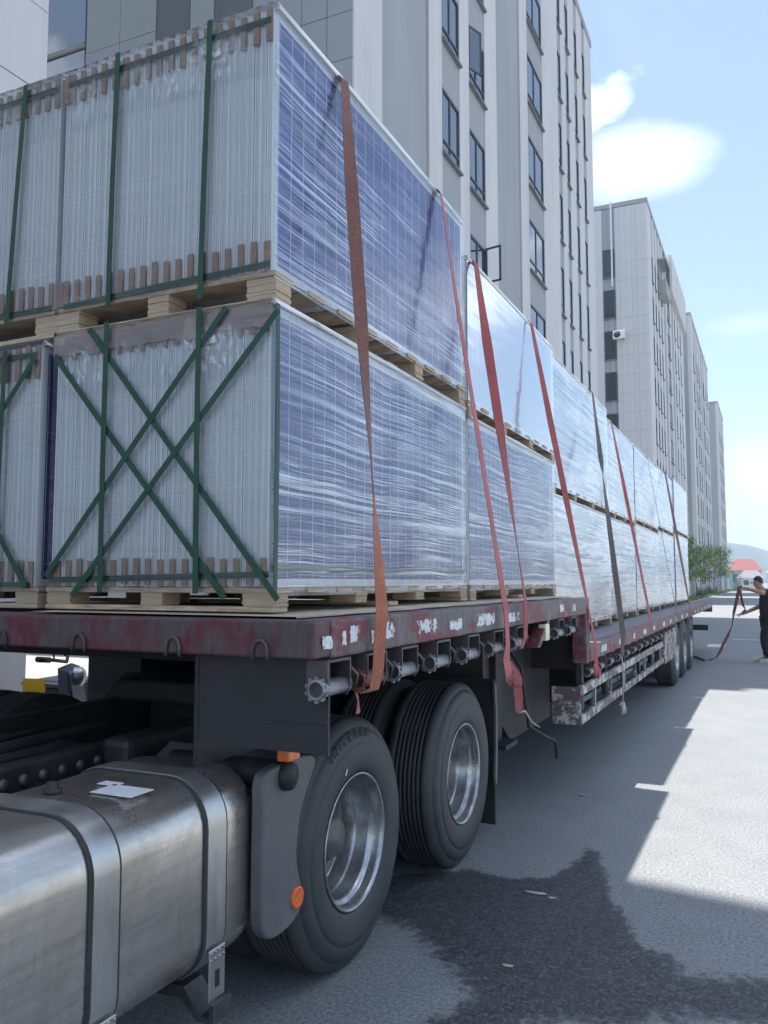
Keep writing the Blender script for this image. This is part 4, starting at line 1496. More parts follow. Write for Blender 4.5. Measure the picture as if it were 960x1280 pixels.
def pack(label, xo, y0, y1, z0, ph, hh, Wd, group, films, npan=36, front=False, protect=None, cap=False, greens=(), far=False, crumple=False, side_strap=False, seed=0):
    """one pallet of panels standing on edge; xo: world x of its street side"""
    t = thing('solar_panel_pallet', label, 'panel pallet', (xo, y0, z0), 0, group)
    L = y1 - y0
    # pallet
    th = 0.018
    pal = MB().box(0.02, -Wd - 0.02, 0.0, 0.1, 0.0, th).build('pallet', M['wood'], t)
    skid = MB().box(0.02, -Wd - 0.02, 0.0, 0.1, 0.0, th).mesh('skid')
    skid.materials.append(M['wood'])
    for yy in (L / 2 - 0.05, L - 0.1):
        inst('skid', skid, pal, (0, yy, 0))
    bh = ph - 2 * th - 0.002
    ny = 4
    for ix, x in enumerate((-0.045, -Wd / 2, -Wd + 0.045)):
        for iy in range(ny):
            b = link('block', BLOCKS[(ix + iy) % 3], pal)
            b.location = (x, (L - 0.112) * iy / (ny - 1), th + 0.001)
            b.scale = (1.25 if ix != 1 else 1.0, 1.0, bh)
    brd = MB().box(0.02, -Wd - 0.02, 0, 0.13, 0, th).mesh('board')
    brd.materials.append(M['wood'])
    nb = 9
    for k in range(nb):
        b = link('board', brd, pal)
        b.location = (rnd.uniform(-.004, .004), (L - 0.13) * k / (nb - 1), ph - th)
    # panels
    zb = ph + 0.002
    fm, gm = panel_mesh(L - 0.01, hh)
    pitch = (Wd - 0.004) / npan if npan > 1 else 0.034
    count = npan if front else 1
    for k in range(count):
        o = link('solar_panel', fm, t)
        o.location = (-pitch * k - (0.0 if k == 0 else 0.001), rnd.uniform(0, 0.006) if k else 0, zb + (rnd.uniform(0, 0.003)))
        if k == 0:
            link('cell_sheet', gm, o)
    MB().box(-0.034 if not front else -0.02, -Wd + 0.001, 0.03 if front else 0.012, L - 0.02, zb + 0.035, zb + hh - 0.035 if front else zb + hh - 0.01).build('panel_stack_core', M['aluweb_shade'], t)
    # kraft corner pieces between every second frame
    if protect:
        bot, top = protect
        for (zz, hgt) in ((zb, bot), (zb + hh - top, top)):
            me = MB().box(-0.001, -0.027, -0.008, -0.003, 0, hgt).mesh('corner_protector')
            me.materials.append(M['kraft'])
            k = 0
            while k < npan:
                o = link('corner_protector', me, t)
                o.location = (-pitch * k - 0.002, rnd.uniform(-.001, .001), zz + rnd.uniform(-0.006, 0.006) + (0.006 if zz == zb else -0.0))
                k += 2
            lastx = -pitch * (npan - 1)
            o = link('corner_protector', me, t)
            o.location = (lastx - 0.002, 0, zz)
    zt = zb + hh
    if cap:
        # kraft paper cap folded down over the upper rim
        bm = bmesh.new()
        n = 26
        rows = []
        for j, (yy, zz) in enumerate(((0.4, zt + 0.006), (0.0, zt + 0.006), (-0.012, zt - 0.01), (-0.0125, zt - 0.04), (-0.0125, zt - 0.085))):
            rows.append([bm.verts.new((0.012 - (Wd + 0.02) * i / n, yy + 0.006 * mnoise.noise(Vector((i * .5, j, seed))), zz + (0.012 * mnoise.noise(Vector((i * 0.6, 3 + j * .4, seed))) if j else 0))) for i in range(n + 1)])
        for a, b in zip(rows, rows[1:]):
            for i in range(n):
                bm.faces.new((a[i], a[i + 1], b[i + 1], b[i])).smooth = True
        me = bpy.data.meshes.new('cap_paper')
        bm.to_mesh(me); bm.free()
        link('cap_paper', me, t, M['kraftcap'])
    # green banding, world (x, z) end points on the front face
    for (xa, za, xb, zb2, wid, off) in greens:
        m = MB()
        a = Vector((xa - xo, -0.0225 - off, za - z0)); b = Vector((xb - xo, -0.0225 - off, zb2 - z0))
        d = (b - a).normalized()
        strip(m, [a, a.lerp(b, .5) + Vector((0, -0.002, 0)), b], wid, axis=Vector((d.z, 0, -d.x)), th=0.0025)
        m.build('green_strap', M['greenstrap'], t)
    # stretch film
    fs, ff = films
    amp = 0.002 if not far else 0.003
    wavy_sheet('side_film', M[fs], t, (0.016, -0.004, ph - 0.03), (0, L + 0.006, 0), (0, 0, hh + 0.028), 60, 44, amp, (1, 0, 0), seed * 1.7)
    if ff:
        wavy_sheet('front_film', M[ff], t, (-Wd - 0.004, -0.014, ph - 0.02), (Wd + 0.02, 0, 0), (0, 0, hh + 0.026), 40, 40, 0.0015, (0, -1, 0), seed * 2.1)
    wavy_sheet('top_film', M['film_far'], t, (0.016, -0.02, zt + 0.012), (0, L + 0.03, 0), (-Wd - 0.02, 0, 0), 20, 20, 0.004, (0, 0, 1), seed)
    if crumple:
        wavy_sheet('crumpled_film', M['crumple'], t, (-Wd * 0.98, -0.0175, zt - 0.26), (Wd * 0.98, 0, 0), (0, 0, 0.22), 80, 26, 0.003, (0, -1, 0), seed * 3 + 5,
                   attr=lambda a, b: max(0, min(1, 4 * b, 4 * (1.02 - b))) * max(0, min(1, 8 * a, 8 * (1 - a))) * (0.35 + 0.65 * (0.5 + 0.5 * math.sin(a * 9 + seed))))
    # white foam-like corner roll of film along the upper side rim
    m = MB()
    m.tube([(0.012, 0.0, zt + 0.006), (0.014, L * .5, zt + 0.008), (0.012, L, zt + 0.006)], 0.013, 8)
    m.build('film_roll_edge', M['film_far'], t)
    if side_strap:
        m = MB()
        strip(m, [(0.0225, 0.012, ph - 0.02), (0.024, 0.016, ph + hh * .5), (0.0225, 0.012, zt - 0.0)], 0.026, th=0.0025)
        m.build('green_strap', M['greenstrap'], t)
        m = MB()
        strip(m, [(0.012, 0.02, ph + 0.07), (0.012, L - 0.02, ph + 0.075)], 0.024, axis=Vector((0, 0, 1)), th=0.0015)
        m.build('green_strap', M['greenstrap'], t)
    return t


XU, XLO = -1.60, -1.75
GF = 'wrapped panel pallets on the raised front deck'
GL = 'wrapped panel pallets on the lower deck'
W1 = 1.03
S0 = 0.0235
# front row, street side
pack('lower front pallet of panels with crossed green straps and a kraft paper rim', XU, 2.50, 4.57, 1.453, 0.085, 1.02, W1, GF, ('film_low', 'film_front'), 36, True, (0.10, 0.10), True,
     [(-2.621, 2.479, -1.766, 1.50, S0, 0.000), (-2.440, 2.566, -1.545, 1.497, S0, 0.000), (-2.625, 1.582, -1.776, 2.562, S0, 0.004), (-2.486, 1.504, -1.552, 2.522, S0, 0.004),
      (-2.341, 2.58, -2.339, 1.52, S0, 0.008), (-1.895, 2.579, -1.889, 1.517, S0, 0.008), (-2.624, 1.566, -1.59, 1.585, 0.022, -0.0125)], crumple=True, side_strap=True, seed=1)
pack('upper front pallet of panels with two upright green straps and a blue side', XU, 2.50, 4.57, 2.566, 0.115, 1.0, W1, GF, ('film_up', 'film_front'), 36, True, (0.105, 0.125), False,
     [(-2.325, 3.694, -2.343, 2.641, S0, 0.004), (-1.871, 3.70, -1.896, 2.610, S0, 0.004), (-2.604, 3.635, -1.607, 3.637, 0.024, -0.0125), (-2.594, 2.682, -1.6, 2.705, 0.022, -0.0125)], crumple=True, seed=2)
# front row, far side
pack('lower left pallet of panels cut off by the left edge, beyond the dark gap', -2.715, 2.50, 4.57, 1.453, 0.085, 1.0, W1, GF, ('film_front', 'film_front'), 36, True, (0.10, 0.14), False,
     [(-2.898, 2.53, -2.913, 1.517, S0, 0.006), (-3.2, 1.93, -2.73, 2.48, S0, 0.002), (-3.1, 2.02, -2.735, 1.535, S0, 0.002), (-3.7, 1.56, -2.73, 1.545, 0.022, -.0125), (-3.7, 2.50, -2.73, 2.50, 0.024, -.0125)], seed=3)
pack('upper left pallet of panels cut off by the left edge, above the other', -2.655, 2.50, 4.57, 2.566, 0.115, 1.0, W1, GF, ('film_front', 'film_front'), 36, True, (0.105, 0.125), False,
     [(-2.836, 3.69, -2.901, 2.633, S0, 0.004), (-3.64, 3.640, -2.665, 3.636, 0.024, -.0125), (-3.64, 2.690, -2.665, 2.688, 0.022, -.0125)], crumple=True, seed=4)
# second row
pack('lower wrapped pallet second from the front on the raised deck', XU, 4.63, 6.78, 1.453, 0.085, 0.985, W1, GF, ('film_low', None), 36, False, seed=5)
pack('upper pale blue clear wrapped pallet second from the front, a little lower than its neighbour', XU, 4.63, 6.80, 2.53, 0.10, 0.86, W1, GF, ('film_clear', None), 36, False, seed=6)
# lower deck
yb = [6.98, 9.74, 12.32, 15.05, 17.75, 20.7]
tops = [3.53, 3.52, 3.54, 3.59, 3.66]
mids = [2.30, 2.33, 2.38, 2.45, 2.54]
nm = ['first', 'second', 'third', 'fourth', 'fifth and last']
for k in range(5):
    a, b = yb[k] + 0.02, yb[k + 1] - 0.02
    xk = XLO + (0.09 if k == 0 else rnd.uniform(-0.012, 0.012))
    pack('lower white wrapped pallet, %s from the step on the lower deck' % nm[k], xk, a, b, ZL + 0.004, 0.10, mids[k] - ZL - 0.115, 1.05, GL, ('film_far', 'film_far' if k == 0 else None), 36, k == 0, (0.1, 0.1) if k == 0 else None, far=True, seed=10 + k)
    pack('upper white wrapped pallet, %s from the step on the lower deck' % nm[k], xk + rnd.uniform(-0.015, 0.015), a, b, mids[k], 0.10, tops[k] - mids[k] - 0.115, 1.05, GL, ('film_far', 'film_far' if k == 0 else None), 36, k == 0, (0.1, 0.1) if k == 0 else None, far=True, seed=20 + k)

# thin boards laid between the load and the deck
o = MB()
bm = o.bm
n = 30
top = [bm.verts.new((-1.40 + 0.03 * mnoise.noise(Vector((i * .7, 1, 2))), 2.36 + 4.15 * i / n, ZU + 0.006 + 0.004 * mnoise.noise(Vector((i * .5, 5, 2))))) for i in range(n + 1)]
inn = [bm.verts.new((-2.6, 2.36 + 4.15 * i / n, ZU + 0.006)) for i in range(n + 1)]
bt = [bm.verts.new((v.co.x, v.co.y, v.co.z - 0.005)) for v in top]
for i in range(n):
    bm.faces.new((top[i], top[i + 1], inn[i + 1], inn[i]))
    bm.faces.new((bt[i], bt[i + 1], top[i + 1], top[i]))
tag(o.build('plywood_sheet', M['ply']), 'thin pale plywood sheet between the front pallets and the red deck', 'plywood')


# ------------------------------------------------------------------ lashing straps over the load
def lash(label, mat, y_top, z_top, xo, path, angles, widths, inner=-2.66, extra=None):
    """from the far rim of the row, over its top and down to the deck edge"""
    m = MB()
    t0 = [(inner, y_top, z_top - 0.25), (inner + 0.01, y_top, z_top + 0.012), (xo - 0.3, y_top, z_top + 0.014), (xo + 0.012, y_top, z_top + 0.014), (xo + 0.040, y_top, z_top - 0.02)]
    m2 = [Vector(q) for q in t0]
    pts, ang, wd = list(m2), [0] * 4 + [angles[0]], [0.05] * 4 + [widths[0]]
    for (q, a, w) in zip(path, angles[1:], widths[1:]):
        pts.append(Vector(q)); ang.append(a); wd.append(w)
    strip(m, pts, wd, th=0.003, angles=ang, n_sub=5)
    if extra:
        extra(m)
    return tag(m.build('lashing_strap', M[mat]), label, 'strap', 'lashing straps over the load')


def seg(a, b, f):
    return tuple(Vector(a).lerp(Vector(b), f))


WB = 0.05
# 1: brown, orange at its foot, wound on the second winch
a, b = (-1.56, 2.99, 3.62), (-1.205, 2.60, 1.46)
s1 = lash('wide brown strap nearest the camera, faded orange where it meets the winch', 'web_brown', 2.99, 3.69, XU,
          [seg(a, b, .25), seg(a, b, .5), seg(a, b, .74), seg(a, b, .82)], [8, 45, 35, -22, -20], [WB, 0.056, 0.056, 0.045, 0.045])
m = MB()
strip(m, [seg(a, b, .82), seg(a, b, .9), b, (-1.205, 2.59, 1.42), (-1.212, 2.585, 1.27), (-1.225, 2.58, 1.20), (-1.265, 2.58, 1.185), (-1.30, 2.58, 1.21)], 0.052, angles=[-20, 5, 25, 25, 20, 10, 0, 0], n_sub=4)
strip(m, [(-1.28, 2.55, 1.2), (-1.27, 2.55, 1.16), (-1.272, 2.553, 1.12)], [0.02, 0.008, 0.03])
tail = m.build('strap_foot', M['web_orange'], s1)
tail['label'] = 'faded orange foot of the strap'
# 2: narrow pink with its bundled tail
a, b = (-1.56, 4.13, 3.62), (-1.205, 4.05, 1.46)


def bundle(m):
    c = Vector((-1.215, 4.09, 1.15))
    strip(m, [(-1.205, 4.07, 1.44), (-1.2, 4.08, 1.25), c + Vector((0.01, -0.02, 0.02)), c + Vector((0.03, -0.05, -0.05)), c + Vector((0.02, 0.03, -0.09)), c + Vector((0.0, 0.05, -0.02)), c], 0.048,
          angles=[5, 8, 25, 20, 60, 90, 90], n_sub=4)
    strip(m, [c + Vector((0.01, 0.0, 0.0)), c + Vector((0.035, 0.06, -0.06)), c + Vector((0.03, 0.12, -0.10)), c + Vector((0.02, 0.13, -0.13))], 0.05, angles=[50, 40, 30, 60], n_sub=4)
    strip(m, [c + Vector((0.02, 0.12, -0.09)), c + Vector((0.02, 0.16, -0.18)), c + Vector((0.015, 0.17, -0.26))], [0.05, 0.045, 0.035], angles=[40, 60, 50], n_sub=4)


s2 = lash('narrow pink strap second from the camera with a bundled tail', 'web_pink', 4.13, 3.69, XU, [seg(a, b, .3), seg(a, b, .6), seg(a, b, .85), b, (-1.205, 4.07, 1.42)], [-8, 8, 10, 8, 14, 20], [0.045] * 6, extra=bundle)
m = MB().tube([(-1.20, 4.255, 0.89), (-1.18, 4.31, 0.89), (-1.16, 4.36, 0.83), (-1.14, 4.45, 0.79)], [0.006, 0.006, 0.005, 0.003], 7)
m.build('tail_cord', M['rope'], s2)
# 3: wide red
a, b = (-1.56, 4.72, 3.47), (-1.205, 4.44, 1.46)
lash('wide red strap over the gap between the first two wrapped rows', 'web_red', 4.72, 3.51, XU, [seg(a, b, .25), seg(a, b, .5), seg(a, b, .7), seg(a, b, .86), b, (-1.203, 4.44, 1.40), (-1.21, 4.45, 1.26), (-1.235, 4.46, 1.20), (-1.29, 4.46, 1.19)],
     [10, 42, 35, 8, -12, 0, 10, 10, 5, 0], [WB] + [0.065] * 2 + [0.05] * 7)
# 4: red by the step
a, b = (-1.56, 6.02, 3.46), (-1.205, 6.40, 1.10)
s4 = lash('red strap running down to the step between the two decks', 'web_red', 6.02, 3.51, XU, [seg(a, b, .3), seg(a, b, .55), seg(a, b, .8), seg(a, b, .9), b, (-1.205, 6.41, 0.95), (-1.21, 6.42, 0.86)],
          [10, 40, 30, 15, 0, 10, 20, 30], [WB] + [0.058] * 2 + [0.05] * 5)
m = MB()
strip(m, [(-1.21, 6.40, 0.95), (-1.19, 6.42, 0.88), (-1.2, 6.45, 0.84), (-1.21, 6.40, 0.87)], 0.045, angles=[30, 60, 20, 80], n_sub=3)
m.build('tail_knot', M['web_pink'], s4)
# 5: dark
a, b = (-1.615, 8.72, 3.49), (-1.205, 7.67, 1.12)
s5 = lash('dark brown twisted strap on the first white pallets of the lower deck', 'web_dark', 8.72, 3.55, XLO + 0.09, [seg(a, b, .2), seg(a, b, .3), seg(a, b, .37), seg(a, b, .6), seg(a, b, .8), b, (-1.203, 7.66, 1.07), (-1.21, 7.66, 0.90)],
          [5, 30, 45, -8, 40, 55, 40, 30, 30], [WB] + [0.056] * 6 + [0.05, 0.04], inner=-2.85)
m = MB().tube([(-1.215, 7.66, 0.90), (-1.21, 7.67, 0.7), (-1.215, 7.66, 0.50)], 0.007, 7)
for k in range(7):
    m.tube([(-1.215, 7.66, 0.50), (-1.215 + rnd.uniform(-.03, .03), 7.66 + rnd.uniform(-.08, .08), 0.43 + rnd.uniform(-.03, .05))], [0.018, 0.012], 6)
m.build('frayed_rope_tail', M['rope'], s5)
# 6, 7 and a thin one between
a, b = (-1.71, 10.40, 3.50), (-1.205, 9.62, 1.12)
lash('brown to red strap, second on the lower deck', 'web_red', 10.40, 3.54, XLO, [seg(a, b, .4), seg(a, b, .75), b, (-1.203, 9.62, 1.0)], [10, 45, 20, 20, 20], [WB] * 5, inner=-2.85)
a, b = (-1.71, 13.7, 3.52), (-1.205, 12.4, 1.12)
lash('very thin dark strap seen edge on, third on the lower deck', 'web_dark', 13.7, 3.56, XLO, [seg(a, b, .5), b, (-1.203, 12.4, 1.0)], [0, 2, 2, 5], [0.03] * 4, inner=-2.85)
a, b = (-1.71, 16.2, 3.59), (-1.205, 14.6, 1.12)
lash('last brown strap before the tail of the trailer', 'web_brown', 16.2, 3.61, XLO, [seg(a, b, .4), seg(a, b, .75), b, (-1.203, 14.6, 1.0)], [20, 45, 30, 20, 20], [0.055] * 5, inner=-2.85)


# ------------------------------------------------------------------ person
def skin_mesh(name, chain, sub=2):
    """chain: dict key -> (pos, radius, parent key); grown with a Skin modifier"""
    keys = list(chain)
    me = bpy.data.meshes.new(name)
    me.from_pydata([chain[k][0] for k in keys], [(keys.index(chain[k][2]), i) for i, k in enumerate(keys) if chain[k][2] is not None], [])
    ob = bpy.data.objects.new('tmp', me)
    COL.objects.link(ob)
    ob.modifiers.new('skin', 'SKIN').use_smooth_shade = True
    sk = me.skin_vertices[0] if me.skin_vertices else None
    if sk is None:
        bpy.context.view_layer.objects.active = ob
        sk = me.skin_vertices[0]
    for i, k in enumerate(keys):
        r = chain[k][1]
        sk.data[i].radius = r if isinstance(r, tuple) else (r, r)
        sk.data[i].use_root = chain[k][2] is None
    s = ob.modifiers.new('sub', 'SUBSURF')
    s.levels = sub
    s.render_levels = sub
    dg = bpy.context.evaluated_depsgraph_get()
    out = bpy.data.meshes.new_from_object(ob.evaluated_get(dg))
    out.name = name
    bpy.data.objects.remove(ob)
    bpy.data.meshes.remove(me)
    for p in out.polygons:
        p.use_smooth = True
    return out


def person():
    # local: -x towards the truck, y away from the camera, z up; stooped, both hands out with a strap
    t = thing('person', 'man in black shirt and black trousers bending over the strap he is gathering', 'person', (-0.12, 17.9, 0))
    sh, hp = 0.19, 0.10
    body = {'pel': ((0.10, 0, 0.90), (0.11, 0.10), None), 'bel': ((0.09, 0, 1.06), (0.12, 0.10), 'pel'), 'che': ((0.06, 0, 1.24), (0.13, 0.11), 'bel'), 'nek0': ((0.0, 0, 1.375), 0.075, 'che'),
            'nek': ((-0.05, 0, 1.425), 0.055, 'nek0'), 'hd0': ((-0.095, 0, 1.475), 0.075, 'nek'), 'hd1': ((-0.125, 0, 1.535), (0.078, 0.092), 'hd0'), 'hd2': ((-0.125, 0, 1.60), 0.07, 'hd1')}
    for s, n in ((-1, 'n'), (1, 'f')):
        body['hip' + n] = ((0.09, s * hp, 0.84), 0.10, 'pel')
        body['kne' + n] = ((0.02 + 0.03 * s, s * 0.11, 0.47), 0.062, 'hip' + n)
        body['cal' + n] = ((0.04 + 0.03 * s, s * 0.11, 0.34), 0.06, 'kne' + n)
        body['ank' + n] = ((0.06 - 0.07 * s, s * 0.11, 0.085), 0.042, 'cal' + n)
        body['toe' + n] = ((-0.09 - 0.07 * s, s * 0.115, 0.04), 0.036, 'ank' + n)
        body['sho' + n] = ((0.06, s * sh, 1.33), 0.072, 'che')
    # near arm is raised level, far arm reaches lower
    body['elbn'] = ((-0.05, -0.27, 1.355), 0.05, 'shon')
    body['wrin'] = ((-0.29, -0.16, 1.425), 0.033, 'elbn')
    body['palmn'] = ((-0.37, -0.13, 1.43), (0.04, 0.022), 'wrin')
    body['elbf'] = ((-0.08, 0.25, 1.08), 0.048, 'shof')
    body['wrif'] = ((-0.34, 0.10, 0.955), 0.032, 'elbf')
    body['palmf'] = ((-0.42, 0.06, 0.925), (0.04, 0.022), 'wrif')
    for n, tip in (('n', Vector((-0.37, -0.13, 1.43))), ('f', Vector((-0.42, 0.06, 0.925)))):
        for i in range(4):
            off = Vector((-0.03, -0.03 + 0.02 * i, 0.0))
            ln = (0.042, 0.048, 0.045, 0.035)[i]
            body['f%s%da' % (n, i)] = (tuple(tip + off + Vector((-0.02, 0, -0.006))), 0.010, 'palm' + n)
            body['f%s%db' % (n, i)] = (tuple(tip + off + Vector((-0.02 - ln * .5, 0, -0.03))), 0.009, 'f%s%da' % (n, i))
            body['f%s%dc' % (n, i)] = (tuple(tip + off + Vector((-0.01, 0, -0.055))), 0.008, 'f%s%db' % (n, i))
        body['t%sa' % n] = (tuple(tip + Vector((-0.01, -0.045, -0.012))), 0.011, 'palm' + n)
        body['t%sb' % n] = (tuple(tip + Vector((-0.045, -0.05, -0.035))), 0.009, 't%sa' % n)
    b = link('body', skin_mesh('body', body, 2), t, M['skin'])
    # face, on the side turned to the truck
    hc = Vector((-0.125, 0, 1.545))
    m = MB()
    m.tube([hc + Vector((-0.085, 0, 0.012)), hc + Vector((-0.112, 0, -0.02)), hc + Vector((-0.09, 0, -0.03))], [0.01, 0.016, 0.012], 8)
    m.build('nose', M['skin'], t)
    for s in (-1, 1):
        MB().lathe([(-0.03, 0.004), (-0.015, 0.026), (0.01, 0.024), (0.02, 0.003)], 10, 'z', (hc.x + 0.01, s * 0.092, hc.z)).build('ear', M['skin'], t)
        MB().lathe([(-0.008, 0.001), (0, 0.011), (0.008, 0.001)], 8, 'x', (hc.x - 0.083, s * 0.032, hc.z + 0.012)).build('eye', M['hair'], t)
    MB().box(hc.x - 0.094, hc.x - 0.08, -0.025, 0.025, hc.z - 0.058, hc.z - 0.05).build('mouth', M['drumred'], t)
    hair = MB()
    rings = []
    for j in range(7):
        a = R(-8 + 98 * j / 6)
        rings.append(hair.ring([(hc.x + 0.028 + 0.088 * math.cos(a) * math.cos(q), 0.090 * math.cos(a) * math.sin(q), hc.z + 0.03 + 0.098 * math.sin(a) - (0.05 * math.cos(q) if j == 0 else 0)) for q in [2 * PI * k / 20 for k in range(20)]]))
    for a, c in zip(rings, rings[1:]):
        hair.bridge(a, c)
    hair.build('hair', M['hair'], t)
    shirt = {'hem': ((0.10, 0, 0.73), (0.205, 0.19), None), 'bel': ((0.08, 0, 1.02), (0.225, 0.20), 'hem'), 'che': ((0.055, 0, 1.23), (0.215, 0.18), 'bel'), 'nek0': ((0.005, 0, 1.37), 0.10, 'che')}
    for s, n in ((-1, 'n'), (1, 'f')):
        shirt['sho' + n] = ((0.06, s * sh, 1.325), 0.11, 'che')
    shirt['slvn'] = ((-0.02, -0.255, 1.35), 0.085, 'shon')
    shirt['slvf'] = ((-0.02, 0.24, 1.19), 0.085, 'shof')
    link('shirt', skin_mesh('shirt', shirt, 2), t, M['blackcloth'])
    tr = {'pel': ((0.10, 0, 0.92), (0.19, 0.17), None)}
    for s, n in ((-1, 'n'), (1, 'f')):
        tr['hip' + n] = ((0.09, s * hp, 0.80), 0.145, 'pel')
        tr['kne' + n] = ((0.02 + 0.03 * s, s * 0.11, 0.47), 0.112, 'hip' + n)
        tr['cal' + n] = ((0.045 + 0.03 * s, s * 0.11, 0.28), 0.105, 'kne' + n)
        tr['ank' + n] = ((0.05 - 0.06 * s, s * 0.11, 0.10), 0.092, 'cal' + n)
    link('trousers', skin_mesh('trousers', tr, 2), t, M['blackcloth2'])
    for s in (-1, 1):
        x = -0.02 - 0.07 * s
        m = MB()
        for k, (dx, w, h) in enumerate(((0.11, 0.032, 0.075), (0.06, 0.042, 0.09), (0.0, 0.045, 0.085), (-0.07, 0.05, 0.06), (-0.13, 0.046, 0.048), (-0.165, 0.025, 0.03))):
            r = m.ring([(x + dx, s * 0.112 + w * math.cos(q), 0.022 + h * max(0, math.sin(q))) for q in [PI * i / 8 for i in range(9)]])
            if k:
                m.bridge(prev, r, True)
            else:
                m.cap(r)
            prev = r
        m.cap(prev)
        o = m.build('shoe', M['shoe'], t)
        MB().box(x - 0.168, x + 0.115, s * 0.112 - 0.05, s * 0.112 + 0.05, 0.0, 0.022, 0.008).build('sole', M['sole'], o)
    m = MB()
    X, Y = t.location.x, t.location.y

    def w(u, v, dy=0):
        return Vector((-0.13 + (u - 957) * 0.0154, Y + dy, max(0.004, 1.56 - (v - 727) * 0.0154)))
    strip(m, [w(933, 733, -.14), w(929, 735, -.14), w(927, 745, -.1), w(924, 757, 0), w(921.5, 767, .06), w(920.5, 773, .06), w(919, 783, .05), w(914, 795, 0), w(909, 805, -.05), w(904, 816, -.1), w(899.5, 823.5, -.15), w(893, 826, -.2), w(884, 826.5, -.2), w(876, 825.5, .1), w(868, 825, .2)],
          0.06, axis=Vector((1, 0, 0)), angles=[20, 20, 10, 20, 40, 60, 70, 30, 10, 20, 50, 80, 80, 75, 80], n_sub=3)
    strip(m, [w(930, 734, -.15), w(931, 745, -.15), w(933, 757, -.1), w(935.5, 763, 0), w(930, 768, .06), w(923, 770, .06)], 0.055, axis=Vector((1, 0, 0)), angles=[30, 40, 30, 60, 80, 80], n_sub=3)
    o = m.build('hand_strap', M['web_brown'])
    tag(o, 'loose brown strap held in the hands of the bending man, trailing on the road', 'strap')


person()


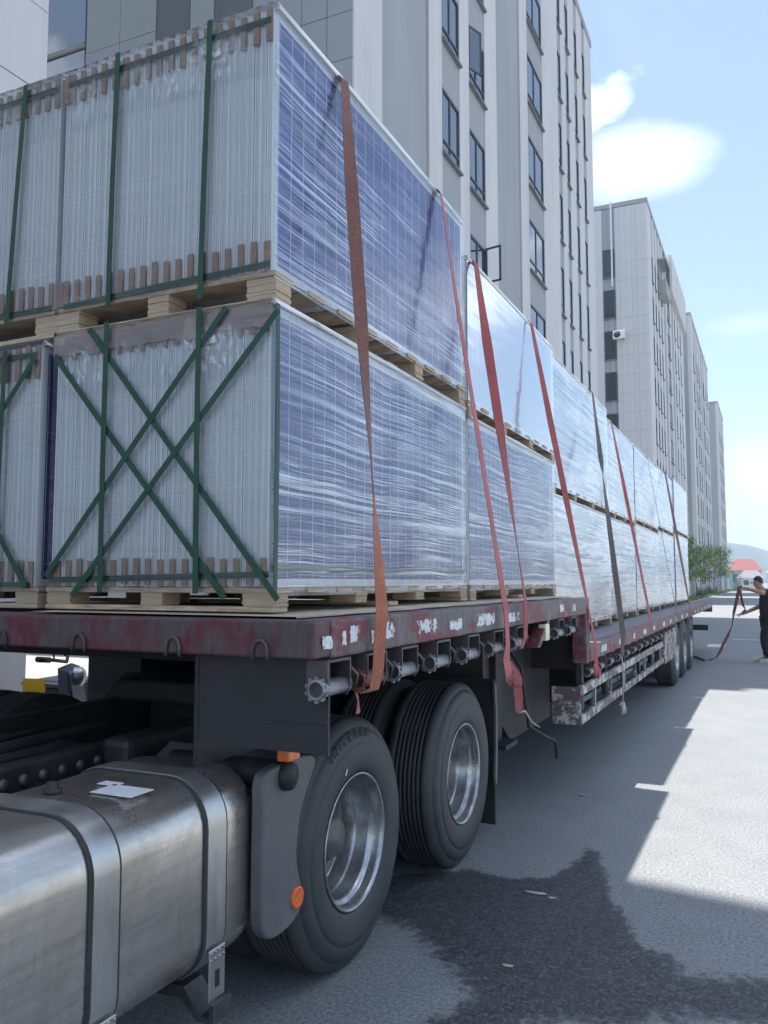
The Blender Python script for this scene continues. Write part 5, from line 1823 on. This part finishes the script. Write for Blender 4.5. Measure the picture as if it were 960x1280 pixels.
# ------------------------------------------------------------------ scooters parked behind the truck
def scooter(label, loc, rz, body, plate=False):
    t = thing('scooter', label, 'scooter', loc, rz, 'scooters parked by the building')
    # local: forward +x
    for x in (-0.62, 0.62):
        w = MB().lathe([(-0.04, 0.16), (-0.05, 0.20), (-0.03, 0.225), (0.03, 0.225), (0.05, 0.20), (0.04, 0.16)], 28, 'y', (x, 0, 0.226)).build('tyre', M['tyre'], t)
        MB().lathe([(-0.045, 0.162), (-0.02, 0.12), (-0.03, 0.03), (0.03, 0.03), (0.02, 0.12), (0.045, 0.162)], 28, 'y', (x, 0, 0.226)).build('rim', M['rim'], w)
    m = MB()
    m.prism([(-0.78, 0.62), (-0.70, 0.72), (-0.2, 0.70), (-0.08, 0.45), (-0.12, 0.26), (-0.45, 0.30), (-0.6, 0.48)], -0.14, 0.14, 'y')
    o = m.build('rear_body', body, t)
    bv = o.modifiers.new('bevel', 'BEVEL'); bv.width = 0.03; bv.segments = 3
    MB().box(-0.72, -0.12, -0.13, 0.13, 0.705, 0.78, 0.03).build('seat', M['scoot_grey'], t)
    MB().box(-0.12, 0.34, -0.14, 0.14, 0.24, 0.31, 0.02).build('footboard', M['scoot_black'], t)
    m = MB()
    m.prism([(0.30, 0.26), (0.38, 0.26), (0.52, 0.60), (0.46, 0.92), (0.38, 0.95), (0.40, 0.62)], -0.20, 0.20, 'y')
    o = m.build('leg_shield', body, t)
    bv = o.modifiers.new('bevel', 'BEVEL'); bv.width = 0.02; bv.segments = 3
    MB().tube([(0.62, -0.07, 0.23), (0.5, -0.07, 0.6), (0.44, -0.02, 0.9)], 0.018, 8).tube([(0.62, 0.07, 0.23), (0.5, 0.07, 0.6), (0.44, 0.02, 0.9)], 0.018, 8).build('fork', M['steel'], t)
    MB().prism([(0.40, 0.30), (0.62, 0.47), (0.84, 0.36), (0.86, 0.40), (0.64, 0.52), (0.40, 0.36)], -0.08, 0.08, 'y').build('front_fender', body, t)
    h = MB().tube([(0.30, -0.34, 1.02), (0.36, -0.2, 1.0), (0.40, 0, 0.97), (0.36, 0.2, 1.0), (0.30, 0.34, 1.02)], 0.013, 8).build('handlebar', M['steel'], t)
    for s in (-1, 1):
        MB().tube([(0.34, s * 0.24, 1.005), (0.29, s * 0.37, 1.022)], 0.02, 8).build('grip', M['scoot_black'], h)
        MB().tube([(0.36, s * 0.2, 1.0), (0.36, s * 0.27, 1.16)], 0.007, 6).box(0.33, 0.35, s * 0.22, s * 0.33, 1.14, 1.22, 0.008).build('mirror', M['scoot_black'], h)
    MB().lathe([(0, 0.075), (0.05, 0.07), (0.07, 0.05), (0.075, 0.0005)], 18, 'x', (0.46, 0, 0.86)).build('headlight', M['cap'], t)
    MB().tube([(-0.55, -0.12, 0.72), (-0.85, -0.11, 0.76), (-0.85, 0.11, 0.76), (-0.55, 0.12, 0.72)], 0.012, 8).build('rear_rack', M['drum'], t)
    if plate:
        MB().box(-0.86, -0.845, -0.10, 0.10, 0.69, 0.80).build('plate', M['yellow'], t)
    MB().tube([(-0.62, -0.1, 0.23), (-0.55, -0.11, 0.5), (-0.5, -0.1, 0.62)], 0.02, 8).build('shock_absorber', M['drum'], t)
    MB().tube([(-0.05, 0.12, 0.25), (-0.1, 0.2, 0.02)], 0.011, 6).build('side_stand', M['steel'], t)
    return t


scooter('slate blue scooter pointing right, seen through the gap under the trailer front', (-5.08, 4.48, 0.0), R(32), M['scoot_blue'])
scooter('black scooter with a yellow plate at its tail, partly behind the slate blue one', (-5.40, 5.74, 0.0), R(98), M['scoot_black'], True)


# ------------------------------------------------------------------ air: thin even haze round everything
hz = MB().box(-1000, 1110, -60, 1400, -1.14, 75).build('haze', None)
hm = bpy.data.materials.new('thin_haze')
hm.use_nodes = True
hm.node_tree.nodes.clear()
ho = hm.node_tree.nodes.new('ShaderNodeOutputMaterial')
hv = hm.node_tree.nodes.new('ShaderNodeVolumePrincipled')
hv.inputs['Color'].default_value = (0.68, 0.82, 1.0, 1)
hv.inputs['Density'].default_value = 0.0009
hv.inputs['Anisotropy'].default_value = 0.2
hm.node_tree.links.new(hv.outputs[0], ho.inputs['Volume'])
hz.data.materials.clear()
hz.data.materials.append(hm)
hz['kind'] = 'stuff'
